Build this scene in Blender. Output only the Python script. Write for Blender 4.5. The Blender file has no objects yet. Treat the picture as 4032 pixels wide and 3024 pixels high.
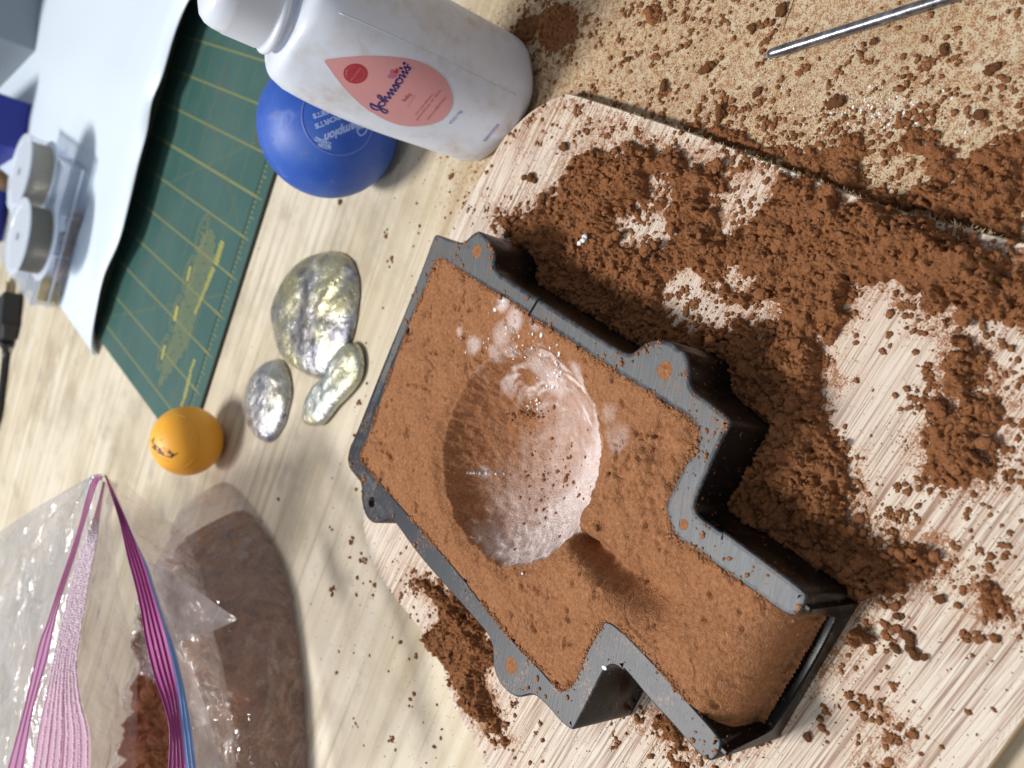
import bpy, bmesh, math, random
import numpy as np
from mathutils import Matrix, Vector, noise as mn
from mathutils.geometry import tessellate_polygon

random.seed(7); RNG = np.random.default_rng(7)
SC = bpy.context.scene
COL = SC.collection
MM = 0.001

# ------------------------------------------------------------------ camera
W = np.array([[0.17703829, -0.98420396, 0.0],
              [-0.6820967, -0.12269533, 0.72089524],
              [-0.70950795, -0.12762606, -0.69304405]])
F = 3261.455
HT = 222.46
cam = bpy.data.objects.new('camera', bpy.data.cameras.new('camera'))
COL.objects.link(cam)
R3 = np.column_stack([W[:, 0], -W[:, 1], -W[:, 2]])
m4 = Matrix.Identity(4)
for i in range(3):
    for j in range(3):
        m4[i][j] = R3[i, j]
m4.translation = (0, 0, HT * MM)
cam.matrix_world = m4
cam.data.sensor_fit = 'HORIZONTAL'
cam.data.sensor_width = 36.0
cam.data.lens = F / 4032 * 36
cam.data.clip_start = 0.01
cam.data.clip_end = 20
cam.data.dof.use_dof = True
cam.data.dof.focus_distance = 0.25
cam.data.dof.aperture_fstop = 29.1 / 1.8
SC.camera = cam

# ------------------------------------------------------------------ light
world = bpy.data.worlds.new('World'); SC.world = world
world.use_nodes = True
bg = world.node_tree.nodes['Background']
bg.inputs['Color'].default_value = (0.89, 0.945, 1.0, 1)
bg.inputs['Strength'].default_value = 0.32

def area_lamp(name, pos, target, sx, sy, power, col):
    l = bpy.data.lights.new(name, 'AREA'); l.shape = 'RECTANGLE'
    l.size = sx; l.size_y = sy; l.energy = power; l.color = col
    o = bpy.data.objects.new(name, l); COL.objects.link(o)
    o.location = pos
    d = Vector(target) - Vector(pos)
    o.rotation_euler = d.to_track_quat('-Z', 'Y').to_euler()
    return o
area_lamp('ceiling_lamp', (-0.75, 1.1, 1.8), (0, 0.25, 0), 0.6, 0.26, 51, (1.0, 0.975, 0.94))
area_lamp('ceiling_lamp', (-1.25, -0.25, 1.75), (0, 0.25, 0), 0.6, 0.26, 7, (1.0, 0.975, 0.94))
SC.view_settings.view_transform = 'Standard'
SC.view_settings.look = 'None'
SC.view_settings.exposure = 0.0
SC.view_settings.gamma = 1.0
SC.render.engine = 'CYCLES'
SC.cycles.use_denoising = True
SC.cycles.max_bounces = 10
SC.cycles.transparent_max_bounces = 24
SC.cycles.caustics_reflective = False
SC.cycles.caustics_refractive = False
SC.cycles.sample_clamp_indirect = 6

# ------------------------------------------------------------------ geometry helpers (millimetres)
def at(x, y, z=0.0):
    """point on the horizontal plane at height z under a pixel of the photograph"""
    d = W @ np.array([x - 2016.0, y - 1512.0, F])
    t = (z - HT) / d[2]
    return np.array([0, 0, HT]) + t * d
def ats(pts, z, sc=1.0, ox=0, oy=0):
    return [at(ox + p[0] * sc, oy + p[1] * sc, z) for p in pts]

def props(o, label=None, cat=None, group=None, kind=None):
    if label: o['label'] = label
    if cat: o['category'] = cat
    if group: o['group'] = group
    if kind: o['kind'] = kind
    return o

def thing(name, loc, label, cat, group=None):
    o = bpy.data.objects.new(name, None); COL.objects.link(o)
    o.location = [c * MM for c in loc]
    o.empty_display_size = 0.01
    o['org'] = [float(c) for c in loc]
    return props(o, label, cat, group)

def build(name, verts, faces, mat, parent=None, org=None, smooth=False, attr=None):
    """mesh object from mm world coordinates"""
    v = np.asarray(verts, float)
    if parent is not None:
        p = parent; org = np.zeros(3)
        while p is not None:
            if p.type == 'EMPTY' or p.parent is None:
                org = org + (np.array(p['org']) if 'org' in p else 0)
            p = p.parent
    elif org is None:
        org = np.zeros(3)
    org = np.asarray(org, float)
    me = bpy.data.meshes.new(name)
    vv = ((v - org) * MM).astype(np.float32)
    if isinstance(faces, np.ndarray):
        n, k = faces.shape
        me.vertices.add(len(vv)); me.vertices.foreach_set('co', vv.ravel())
        me.loops.add(n * k); me.loops.foreach_set('vertex_index', faces.astype(np.int32).ravel())
        me.polygons.add(n)
        me.polygons.foreach_set('loop_start', np.arange(0, n * k, k, dtype=np.int32))
        me.update(calc_edges=True); me.validate()
    else:
        me.from_pydata([tuple(x) for x in vv.tolist()], [], [tuple(int(i) for i in f) for f in faces])
        me.update()
    if attr is not None:
        for an, av in attr.items():
            a = me.attributes.new(an, 'FLOAT', 'POINT'); a.data.foreach_set('value', np.asarray(av, np.float32))
    if smooth:
        me.polygons.foreach_set('use_smooth', np.ones(len(me.polygons), bool))
    mats = mat if isinstance(mat, (list, tuple)) else [mat]
    for m_ in mats: me.materials.append(m_)
    o = bpy.data.objects.new(name, me); COL.objects.link(o)
    if parent is not None: o.parent = parent
    else:
        o.location = [c * MM for c in org]; o['org'] = [float(c) for c in org]
    return o

def recalc(o):
    bm = bmesh.new(); bm.from_mesh(o.data)
    bmesh.ops.recalc_face_normals(bm, faces=bm.faces); bm.to_mesh(o.data); bm.free()
    return o

def bevel(o, w, seg=2, ang=35):
    b = o.modifiers.new('bevel', 'BEVEL'); b.width = w * MM; b.segments = seg
    b.limit_method = 'ANGLE'; b.angle_limit = math.radians(ang)
    return o

def grid_faces(nu, nv, closed_u=False):
    a = np.arange(nu * nv).reshape(nu, nv)
    if closed_u: a = np.vstack([a, a[:1]])
    return np.stack([a[:-1, :-1], a[1:, :-1], a[1:, 1:], a[:-1, 1:]], -1).reshape(-1, 4)

def catmull(pts, per=6, closed=True):
    P = np.asarray(pts, float); n = len(P); out = []
    rng = range(n) if closed else range(n - 1)
    for i in rng:
        if closed: p0, p1, p2, p3 = P[i - 1], P[i], P[(i + 1) % n], P[(i + 2) % n]
        else: p0, p1, p2, p3 = P[max(i - 1, 0)], P[i], P[i + 1], P[min(i + 2, n - 1)]
        for k in range(per):
            t = k / per
            out.append(0.5 * ((2 * p1) + (p2 - p0) * t + (2 * p0 - 5 * p1 + 4 * p2 - p3) * t * t + (3 * p1 - p0 - 3 * p2 + p3) * t ** 3))
    if not closed: out.append(P[-1])
    return np.array(out)

def resample(P, n, closed=False):
    P = np.asarray(P, float)
    if closed: P = np.vstack([P, P[:1]])
    d = np.r_[0, np.cumsum(np.linalg.norm(np.diff(P, axis=0), axis=1))]
    t = np.linspace(0, d[-1], n + 1 if closed else n)
    if closed: t = t[:-1]
    return np.column_stack([np.interp(t, d, P[:, k]) for k in range(P.shape[1])])

def chaikin(P, it=1, closed=True):
    P = np.asarray(P, float)
    for _ in range(it):
        Q = np.roll(P, -1, 0)
        P = np.stack([0.75 * P + 0.25 * Q, 0.25 * P + 0.75 * Q], 1).reshape(-1, P.shape[1])
    return P

# ---- numpy noise
def _h(i, j, s):
    i = i.astype(np.int64); j = j.astype(np.int64)
    h = (i * 374761393 + j * 668265263 + s * 982451653) & 0xFFFFFFFF
    h = ((h ^ (h >> 13)) * 1274126177) & 0xFFFFFFFF
    h = ((h ^ (h >> 16)) * 2246822519) & 0xFFFFFFFF
    h = h ^ (h >> 15)
    return (h & 0xFFFFFF) / float(0xFFFFFF)
def vn(x, y, s=0):
    i = np.floor(x); j = np.floor(y); u = x - i; v = y - j
    u = u * u * (3 - 2 * u); v = v * v * (3 - 2 * v)
    a = _h(i, j, s); b = _h(i + 1, j, s); c = _h(i, j + 1, s); d = _h(i + 1, j + 1, s)
    return a + (b - a) * u + (c - a) * v + (a - b - c + d) * u * v
def fbm(x, y, o=4, s=0, g=0.5):
    t = 0; a = 1; n = 0
    for k in range(o):
        t = t + a * vn(x + 17.3 * k, y - 9.1 * k, s + k); n += a; a *= g; x = x * 2.03; y = y * 2.03
    return t / n
def worley(x, y, s=0):
    i = np.floor(x); j = np.floor(y); best = np.full(x.shape, 9.0); cid = np.zeros(x.shape)
    for di in (-1, 0, 1):
        for dj in (-1, 0, 1):
            px = i + di + 0.1 + 0.8 * _h(i + di, j + dj, s); py = j + dj + 0.1 + 0.8 * _h(i + di, j + dj, s + 1)
            d = (px - x) ** 2 + (py - y) ** 2
            m = d < best; best = np.where(m, d, best); cid = np.where(m, _h(i + di, j + dj, s + 2), cid)
    return np.sqrt(best), cid
def dome(x, y, cell, s):
    """cauliflower lumps, 0..1"""
    d, c = worley(x / cell, y / cell, s)
    r = 0.45 + 0.4 * c
    return np.sqrt(np.clip(1 - (d / r) ** 2, 0, 1)) * (0.55 + 0.45 * c)
def psd(X, Y, poly):
    """signed distance, positive inside"""
    P = np.asarray(poly, float)[:, :2]; D = np.full(X.shape, 1e9); ins = np.zeros(X.shape, bool)
    for k in range(len(P)):
        a = P[k]; b = P[(k + 1) % len(P)]; e = b - a
        wx = X - a[0]; wy = Y - a[1]
        t = np.clip((wx * e[0] + wy * e[1]) / (e @ e + 1e-12), 0, 1)
        D = np.minimum(D, (wx - e[0] * t) ** 2 + (wy - e[1] * t) ** 2)
        c = ((a[1] <= Y) != (b[1] <= Y))
        with np.errstate(divide='ignore', invalid='ignore'):
            xi = a[0] + (Y - a[1]) * e[0] / (e[1] if abs(e[1]) > 1e-12 else 1e-12)
        ins ^= c & (X < xi)
    return np.where(ins, 1, -1) * np.sqrt(D)
def sstep(a, b, x):
    t = np.clip((x - a) / (b - a), 0, 1); return t * t * (3 - 2 * t)

# ------------------------------------------------------------------ node helpers
class NT:
    def __init__(self, name):
        self.m = bpy.data.materials.new(name); self.m.use_nodes = True
        self.t = self.m.node_tree; self.t.nodes.clear()
        self.out = self.t.nodes.new('ShaderNodeOutputMaterial')
        self._co = None
    def n(self, typ, ins=None, **kw):
        nd = self.t.nodes.new('ShaderNode' + typ)
        for k, v in kw.items(): setattr(nd, k, v)
        for k, v in (ins or {}).items():
            s = nd.inputs[k]
            if hasattr(v, 'is_linked') or isinstance(v, bpy.types.NodeSocket): self.t.links.new(v, s)
            else: s.default_value = v
        return nd
    def co(self):
        if self._co is None: self._co = self.n('TexCoord').outputs['Object']
        return self._co
    def mapping(self, scale=(1, 1, 1), rot=(0, 0, 0), loc=(0, 0, 0), src=None):
        return self.n('Mapping', {'Vector': src or self.co(), 'Scale': scale, 'Rotation': rot, 'Location': loc}).outputs[0]
    def noise(self, scale, detail=4, rough=0.55, vec=None, dist=0.0, dim='3D'):
        return self.n('TexNoise', {'Vector': vec or self.co(), 'Scale': scale, 'Detail': detail, 'Roughness': rough, 'Distortion': dist}).outputs['Fac']
    def vor(self, scale, vec=None, feat='F1'):
        return self.n('TexVoronoi', {'Vector': vec or self.co(), 'Scale': scale}, feature=feat).outputs['Distance']
    def ramp(self, fac, stops, interp='LINEAR'):
        r = self.n('ValToRGB', {'Fac': fac}); cr = r.color_ramp; cr.interpolation = interp
        while len(cr.elements) < len(stops): cr.elements.new(0.5)
        for e, (p, c) in zip(cr.elements, stops):
            e.position = p; e.color = (c, c, c, 1) if isinstance(c, (int, float)) else (*c, 1)
        return r.outputs[0]
    def mix(self, fac, a, b, mode='MIX'):
        nd = self.n('Mix', data_type='RGBA', blend_type=mode)
        for i, v in ((0, fac), (6, a), (7, b)):
            s = nd.inputs[i]
            if isinstance(v, bpy.types.NodeSocket): self.t.links.new(v, s)
            elif i == 0: s.default_value = v
            else: s.default_value = (*v, 1) if len(v) == 3 else v
        return nd.outputs[2]
    def math(self, op, a, b=0.0, c=0.0, clamp=False):
        nd = self.n('Math', operation=op, use_clamp=clamp)
        for i, v in enumerate((a, b, c)):
            if isinstance(v, bpy.types.NodeSocket): self.t.links.new(v, nd.inputs[i])
            else: nd.inputs[i].default_value = v
        return nd.outputs[0]
    def attr(self, name): return self.n('Attribute', attribute_name=name).outputs['Fac']
    def bump(self, h, dist, strength=1.0, normal=None):
        i = {'Height': h, 'Distance': dist, 'Strength': strength}
        if normal is not None: i['Normal'] = normal
        return self.n('Bump', i).outputs[0]
    def pbr(self, color, rough=0.5, metal=0.0, normal=None, **kw):
        ins = {'Base Color': color if isinstance(color, bpy.types.NodeSocket) else (*color, 1), 'Roughness': rough, 'Metallic': metal}
        if normal is not None: ins['Normal'] = normal
        ins.update(kw)
        return self.n('BsdfPrincipled', ins).outputs[0]
    def done(self, sh):
        self.t.links.new(sh, self.out.inputs['Surface']); return self.m

def simple(name, color, rough=0.5, metal=0.0, **kw):
    q = NT(name); return q.done(q.pbr(color, rough, metal, **kw))

# ---- sand
SAND_A = (0.42, 0.196, 0.096); SAND_B = (0.32, 0.138, 0.062); SAND_C = (0.52, 0.27, 0.145)
def sand_mat(name, talc=False, mul=1.0):
    q = NT(name)
    if not talc: SAND_A, SAND_B, SAND_C = (0.41, 0.172, 0.072), (0.30, 0.116, 0.045), (0.50, 0.235, 0.11)
    else: SAND_A, SAND_B, SAND_C = (0.35, 0.158, 0.074), (0.235, 0.098, 0.042), (0.45, 0.222, 0.115)
    n1 = q.noise(900, 3, 0.6); n2 = q.noise(2600, 2, 0.6); n3 = q.noise(120, 3)
    c = q.ramp(n1, [(0.3, tuple(x * mul for x in SAND_B)), (0.52, tuple(x * mul for x in SAND_A)), (0.75, tuple(x * mul for x in SAND_C))])
    c = q.mix(q.math('MULTIPLY', q.ramp(n2, [(0.55, 0.0), (0.75, 1.0)]), 0.35), c, tuple(x * mul * 0.35 for x in SAND_A))
    c = q.mix(q.ramp(n3, [(0.35, 0.0), (0.7, 0.35)]), c, tuple(x * mul for x in (0.38, 0.165, 0.074)))
    sp = q.ramp(q.vor(1500), [(0.0, 1.0), (0.07, 0.0)])
    c = q.mix(q.math('MULTIPLY', sp, q.ramp(q.noise(330, 1), [(0.6, 0.0), (0.66, 0.8)])), c, (0.62, 0.45, 0.32))
    if talc:
        tl = q.attr('talc')
        cl = q.noise(260, 5, 0.65); fi = q.noise(1500, 3, 0.6)
        f = q.math('ADD', q.math('MULTIPLY', tl, 1.25), q.math('ADD', q.math('MULTIPLY', q.math('SUBTRACT', cl, 0.5), 0.6), q.math('MULTIPLY', q.math('SUBTRACT', fi, 0.5), 0.35)))
        f = q.ramp(q.math('MULTIPLY', f, q.math('GREATER_THAN', tl, 0.02)), [(0.18, 0.0), (1.15, 0.95)])
        c = q.mix(f, c, (0.78, 0.66, 0.63))
    h = q.math('ADD', q.math('MULTIPLY', q.noise(1300, 4, 0.7), 0.75), q.math('MULTIPLY', q.vor(2300), 0.35 if talc else 0.12))
    nb = q.bump(h, 0.0008 if talc else 0.0012, 0.9)
    return q.done(q.pbr(c, 0.95, 0, nb, **{'Specular IOR Level': 0.15}))
M_SAND = sand_mat('packed_sand', True, 1.0)
M_LOOSE = sand_mat('loose_sand', False, 0.74)

# ---- bench top
def bench_mat():
    q = NT('bench_wood')
    a = math.atan2(0.279, -0.960)
    st = q.mapping((1, 1, 1), (0, 0, -a))
    g = q.mapping((5, 150, 10), (0, 0, 0), (0, 0, 0), st)
    s1 = q.noise(1.0, 6, 0.6, g, 0.6); s2 = q.noise(9, 3, 0.55, st); s3 = q.noise(4.5, 3, 0.5, st)
    g2 = q.mapping((2.0, 24.0, 1), (0, 0, 0), (3, 5, 0), st)
    plank = q.noise(1.0, 1, 0.4, g2)
    c = q.ramp(s1, [(0.34, (0.36, 0.285, 0.18)), (0.46, (0.555, 0.485, 0.365)), (0.62, (0.67, 0.61, 0.49))])
    c = q.mix(q.ramp(plank, [(0.35, 0.0), (0.65, 0.45)]), c, (0.52, 0.44, 0.30))
    c = q.mix(q.ramp(s2, [(0.42, 0.0), (0.7, 0.45)]), c, (0.71, 0.66, 0.57))
    c = q.mix(q.ramp(s3, [(0.58, 0.0), (0.8, 0.35)]), c, (0.40, 0.32, 0.22))
    s4 = q.noise(16, 5, 0.65)
    c = q.mix(q.ramp(s4, [(0.48, 0.0), (0.68, 0.75)]), c, (0.36, 0.295, 0.205))
    s5 = q.noise(34, 4, 0.6, q.mapping(loc=(.2, .4, 0)))
    c = q.mix(q.ramp(s5, [(0.58, 0.0), (0.72, 0.6)]), c, (0.31, 0.285, 0.255))
    g3 = q.mapping((9, 260, 1), (0, 0, 0), (1, 2, 0), st)
    c = q.mix(q.ramp(q.noise(1.0, 2, 0.5, g3), [(0.62, 0.0), (0.72, 0.55)]), c, (0.30, 0.225, 0.14))
    sp = q.noise(230, 2, 0.5)
    c = q.mix(q.math('MULTIPLY', q.ramp(sp, [(0.66, 0.0), (0.74, 0.45)]), q.ramp(q.noise(12, 2), [(0.4, 0), (0.65, 1.0)])), c, (0.20, 0.17, 0.13))
    # tan rub-in and specks of moulding sand dust near the work
    dst = q.attr('dust')
    c = q.mix(q.math('MULTIPLY', dst, q.ramp(q.noise(120, 4, 0.6), [(0.3, 0.35), (0.65, 0.9)])), c, (0.53, 0.40, 0.23))
    dn = q.math('ADD', q.math('ADD', q.math('MULTIPLY', q.noise(1900, 3, .65), .75), q.math('MULTIPLY', q.noise(480, 3, .6), .5)), q.math('MULTIPLY', dst, .235))
    c = q.mix(q.ramp(dn, [(0.84, 0.0), (0.90, 0.92)]), c, (0.29, 0.125, 0.055))
    nb = q.bump(s1, 0.0004, 0.35)
    return q.done(q.pbr(c, 0.55, 0, nb))
M_BENCH = bench_mat()

def board_mat():
    q = NT('plywood')
    ang = math.atan2(98.6 - 83.6, -3.4 - 31.5)
    st = q.mapping((1, 1, 1), (0, 0, -ang))
    g = q.mapping((20, 820, 20), (0, 0, 0), (0, 0, 0), st)
    n1 = q.noise(1.0, 4, 0.6, g, 0.3)
    g2 = q.mapping((42, 2300, 20), (0, 0, 0), (3, 0, 0), st)
    n2 = q.noise(1.0, 3, 0.55, g2)
    c = q.ramp(n1, [(0.34, (0.24, 0.145, 0.10)), (0.44, (0.58, 0.46, 0.37)), (0.53, (0.72, 0.64, 0.54)), (0.8, (0.78, 0.72, 0.63))])
    c = q.mix(q.ramp(n2, [(0.38, 0.9), (0.46, 0.0)]), c, (0.27, 0.165, 0.115))
    talc = q.ramp(q.noise(26, 5, 0.65), [(0.45, 0.0), (0.68, 0.45)])
    c = q.mix(q.math('MULTIPLY', talc, .55), c, (0.80, 0.755, 0.73))
    pk = q.ramp(q.noise(9, 2), [(0.4, 0.0), (0.7, 0.35)])
    c = q.mix(pk, c, (0.68, 0.54, 0.44))
    dst = q.attr('dust')
    c = q.mix(q.math('MULTIPLY', dst, 0.20), c, (0.50, 0.30, 0.18))
    dn = q.math('ADD', q.math('ADD', q.math('MULTIPLY', q.noise(1900, 3, .65), .7), q.math('MULTIPLY', q.noise(420, 3, .6), .5)), q.math('MULTIPLY', dst, .225))
    c = q.mix(q.ramp(dn, [(0.80, 0.0), (0.86, 0.92)]), c, (0.30, 0.125, 0.052))
    ds = q.ramp(q.noise(900, 3, 0.6), [(0.64, 0.0), (0.71, 0.8)])
    c = q.mix(q.math('MULTIPLY', ds, q.ramp(q.noise(22, 3), [(0.42, 0.0), (0.62, 1.0)])), c, (0.27, 0.115, 0.05))
    h = q.math('ADD', n1, q.math('MULTIPLY', n2, 0.6))
    nb = q.bump(h, 0.0006, 0.7)
    return q.done(q.pbr(c, 0.7, 0, nb, **{'Specular IOR Level': 0.3}))
M_BOARD = board_mat()
M_PLYEDGE = simple('plywood_edge', (0.42, 0.30, 0.19), 0.85)
M_FIBRE = simple('wood_fibre', (0.66, 0.52, 0.34), 0.9)

def rim_mat():
    q = NT('anodised_aluminium')
    ed = q.attr('edge'); wr = q.attr('wear')
    n1 = q.noise(420, 4, 0.65); n2 = q.noise(60, 3, 0.6)
    f = q.math('ADD', q.math('ADD', q.math('MULTIPLY', ed, 0.55), q.math('MULTIPLY', wr, 0.75)), q.math('ADD', q.math('MULTIPLY', n1, 0.55), q.math('MULTIPLY', n2, 0.4)))
    f = q.ramp(q.math('SUBTRACT', f, 0.86), [(0.10, 0.0), (0.40, 1.0)])
    brush = q.noise(1.0, 3, 0.6, q.mapping((150, 2600, 60), (0, 0, 0.5)))
    grey = q.ramp(brush, [(0.3, (0.098, 0.104, 0.110)), (0.7, (0.150, 0.157, 0.164))])
    grey = q.mix(q.ramp(q.noise(1600, 2), [(0.66, 0.0), (0.72, 0.45)]), grey, (0.07, 0.075, 0.085))
    c = q.mix(f, (0.010, 0.014, 0.024), grey)
    dsn = q.math('MULTIPLY', q.ramp(q.noise(1200, 3, .65), [(0.52, 0.0), (0.62, 0.85)]), q.ramp(q.noise(75, 3, .6), [(0.48, 0.0), (0.64, 1.0)]))
    c = q.mix(dsn, c, (0.26, 0.125, 0.06))
    met = q.math('MULTIPLY', f, 0.35)
    ro = q.ramp(f, [(0.0, 0.42), (1.0, 0.55)])
    nb = q.bump(brush, 0.00012, 0.35)
    return q.done(q.pbr(c, ro, met, nb, **{'Specular IOR Level': 0.4}))
M_RIM = rim_mat()
def side_mat():
    q = NT('anodised_side')
    n = q.noise(700, 2, 0.6); sc = q.noise(1.0, 2, 0.5, q.mapping((50, 400, 60)))
    c = q.mix(q.ramp(n, [(0.66, 0.0), (0.71, 0.8)]), (0.005, 0.004, 0.004), (0.22, 0.12, 0.06))
    c = q.mix(q.ramp(sc, [(0.7, 0.0), (0.8, 0.12)]), c, (0.2, 0.2, 0.22))
    return q.done(q.pbr(c, q.ramp(q.noise(40, 3), [(0.35, 0.2), (0.65, 0.38)]), 0.0, None, **{'Specular IOR Level': 0.22}))
M_SIDE = side_mat()

# ------------------------------------------------------------------ setting
def box_mesh(name, x0, x1, y0, y1, z0, z1, mat, parent=None, org=None):
    v = [(x, y, z) for z in (z0, z1) for y in (y0, y1) for x in (x0, x1)]
    f = [(0, 2, 3, 1), (4, 5, 7, 6), (0, 1, 5, 4), (2, 6, 7, 3), (0, 4, 6, 2), (1, 3, 7, 5)]
    return build(name, v, f, mat, parent, org)
BENCH_LATER = True
s_ = 1.8228
# plywood board under the mould
BZ = 6.0
bo = [(2160, 400), (2180, 384), (2220, 374), (2275, 377)]
board_px = [(2275, 377), (2700, 515), (3100, 665), (3500, 815), (4032, 955)]
B = [at(x, y, BZ)[:2] for x, y in board_px]
B += [np.array([47.0, 35.0]), np.array([38.0, 15.0]), np.array([10.0, 18.0]), np.array([-35.0, 38.0])]
B += [at(4032, 2841, BZ)[:2], at(3897, 3024, BZ)[:2], np.array([-95.0, 62.0]), np.array([-150.0, 95.0]), np.array([-166.0, 120.0]), np.array([-160.0, 150.0]), np.array([-146, 186.0]), np.array([-131, 212.0])]
B += [at(x, y, BZ)[:2] for x, y in [(1781, 2768), (1756, 2667), (1680, 2515), (1597, 2408), (1515, 2300), (1449, 2173), (1430, 2034), (1450, 1930)]]
B += [np.array([-45.0, 307.0]), np.array([0.0, 300.0])]
B += [at(x, y, BZ)[:2] for x, y in [(1778, 908), (1850, 770), (1930, 630), (1988, 536), (2070, 455), (2120, 418), (2160, 396), (2215, 374)]]
BOARD = catmull(B, 5)
def slab(name, poly, z0, z1, mtop, mside, parent=None, org=None, ch=0.5, attr=None):
    n = len(poly); P = np.asarray(poly)[:, :2]
    area = 0.5 * np.sum(P[:, 0] * np.roll(P[:, 1], -1) - np.roll(P[:, 0], -1) * P[:, 1])
    if area < 0: P = P[::-1]
    t = np.roll(P, -1, 0) - np.roll(P, 1, 0); t /= np.linalg.norm(t, axis=1)[:, None] + 1e-9
    inn = np.column_stack([-t[:, 1], t[:, 0]])
    V = np.vstack([np.c_[P, np.full(n, z0)], np.c_[P, np.full(n, z1 - ch)], np.c_[P + inn * ch, np.full(n, z1)]])
    Fc = []
    for k in range(n):
        k2 = (k + 1) % n
        Fc.append((k, k2, n + k2, n + k)); Fc.append((n + k, n + k2, 2 * n + k2, 2 * n + k))
    ns = len(Fc)
    tri = tessellate_polygon([[Vector((*p, 0)) for p in (P + inn * ch)]])
    for a, b, c in tri: Fc.append((2 * n + a, 2 * n + b, 2 * n + c))
    o = build(name, V, Fc, [mtop, mside], parent, org)
    idx = [1] * n * 2 + [0] * (len(Fc) - ns)
    o.data.polygons.foreach_set('material_index', idx)
    return recalc(o)
board = thing('plywood_board', (0, 170, 0), 'thin pale plywood board with rounded corners under the black mould', 'board')
slab('panel', BOARD, 0.0, BZ, M_BOARD, M_PLYEDGE, board, ch=0.4)
# splintered fibres along the sawn edge
fv, ff = [], []
edge_line = resample(np.array([[*at(x, y, BZ)[:2], BZ] for x, y in board_px]), 400)
for k in range(300):
    t = 0.12 + 0.86 * RNG.random() if k < 170 else (0.60 + .14 * RNG.random() if k < 240 else .86 + .1 * RNG.random())
    p = edge_line[int(t * 399)] + np.array([RNG.normal(0, 0.3) - 0.25, RNG.normal(0, .3), -0.15 - RNG.random() * .5])
    d = np.array([0.8 + RNG.normal(0, .5), 0.3 + RNG.normal(0, .7), 0.5 + RNG.normal(0, .5)]); d /= np.linalg.norm(d)
    L = 0.3 + RNG.random() ** 2.5 * 1.7; w = 0.05 + RNG.random() * 0.07
    s2 = np.cross(d, [0, 0, 1]); s2 /= np.linalg.norm(s2); u2 = np.cross(s2, d)
    mid = p + d * L * .5 + np.array([0, 0, RNG.normal(0, .2)])
    base = len(fv)
    for q0, ww in ((p, w), (mid, w * .8)):
        for a2 in range(3):
            fv.append(q0 + ww * (math.cos(a2 * 2.094) * s2 + math.sin(a2 * 2.094) * u2))
    fv.append(p + d * L)
    for a2 in range(3):
        b2 = (a2 + 1) % 3
        ff.append((base + a2, base + b2, base + 3 + b2, base + 3 + a2)); ff.append((base + 3 + a2, base + 3 + b2, base + 6))
o = build('splinter_fringe', fv, ff, M_FIBRE, board); o['kind'] = 'stuff'

# ------------------------------------------------------------------ mould frame
TOP = 33.0
def c7(p): return ats(p, TOP, 0.6329, 1300, 800)
def c8(p): return ats(p, TOP, 0.6329, 1300, 1800)
def c9(p): return ats(p, TOP, 0.783, 2300, 900)
def c10(p): return ats(p, TOP, 0.783, 2300, 1800)
def c11(p): return ats(p, TOP, 0.4521, 2200, 2500)
outer = (c7([(655, 195), (670, 197), (700, 212), (760, 240), (830, 243), (850, 225), (875, 200), (905, 178), (925, 172), (950, 190), (985, 225), (1008, 260), (1022, 300), (1025, 340), (1020, 378), (1030, 410), (1055, 440), (1110, 475), (1290, 590), (1500, 722), (1700, 850), (1790, 905), (1830, 928), (1865, 932), (1895, 922), (1930, 890), (1975, 860), (2030, 847), (2080, 848), (2130, 866), (2170, 905)])
         + c9([(500, 610), (525, 655), (532, 705), (530, 750), (540, 790), (565, 825), (620, 862), (690, 920), (738, 962), (740, 985), (725, 1008), (700, 1050), (640, 1180), (575, 1330), (556, 1380), (560, 1420), (590, 1455), (640, 1490), (700, 1530)])
         + c10([(700, 370), (850, 478), (1000, 590), (1090, 658), (1118, 685), (1120, 705), (1108, 745), (1085, 785), (1060, 800)]))
outer_l = (c10([(690, 1422), (683, 1480), (660, 1515), (640, 1528), (612, 1523), (560, 1480), (450, 1350), (330, 1222), (200, 1062)])
           + c11([(560, 318), (520, 282), (480, 265), (440, 270), (405, 300), (372, 345), (290, 510), (180, 725), (130, 820), (110, 828), (60, 795), (0, 742)])
           + c8([(1360, 1560), (1290, 1492), (1255, 1478), (1225, 1482), (1185, 1495), (1150, 1490), (1105, 1466), (1055, 1410), (1028, 1355), (1014, 1300), (1012, 1250), (1010, 1195), (995, 1130), (965, 1085), (930, 1045), (750, 838), (600, 672), (500, 545), (420, 430), (385, 388), (365, 384), (320, 405), (285, 412), (255, 405), (222, 372), (200, 310), (190, 240), (194, 190), (185, 152), (150, 112), (118, 72), (106, 20)])
           + c7([(106, 1590), (118, 1520), (150, 1455), (200, 1330), (330, 1000), (500, 590), (600, 330), (640, 215)]))
inner = (c7([(660, 348), (700, 347), (740, 372), (780, 400), (940, 510), (1090, 592), (1160, 640), (1228, 686), (1250, 722), (1300, 740), (1500, 862), (1700, 1005), (1830, 1082), (2000, 1190), (2170, 1302)])
         + c9([(480, 925), (530, 958), (560, 1000), (572, 1050), (552, 1115), (500, 1200), (450, 1290), (412, 1380), (410, 1430), (440, 1525)])
         + c10([(440, 395), (480, 425), (560, 475), (640, 525), (720, 590), (830, 660), (950, 750), (1030, 800)]))
inner_l = (c10([(680, 1412), (640, 1360), (550, 1260), (400, 1090), (250, 930), (160, 850), (130, 830), (105, 825), (80, 838), (45, 885)])
           + c8([(1690, 1040), (1600, 1200), (1545, 1335), (1510, 1405), (1470, 1440), (1440, 1450), (1405, 1432), (1300, 1310), (1150, 1160), (1000, 978), (900, 852), (820, 742), (700, 602), (600, 490), (480, 350), (390, 250), (270, 108), (215, 50), (190, 5)])
           + c7([(185, 1575), (205, 1520), (240, 1445), (310, 1235), (400, 990), (500, 725), (560, 595), (620, 440)]))
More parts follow.
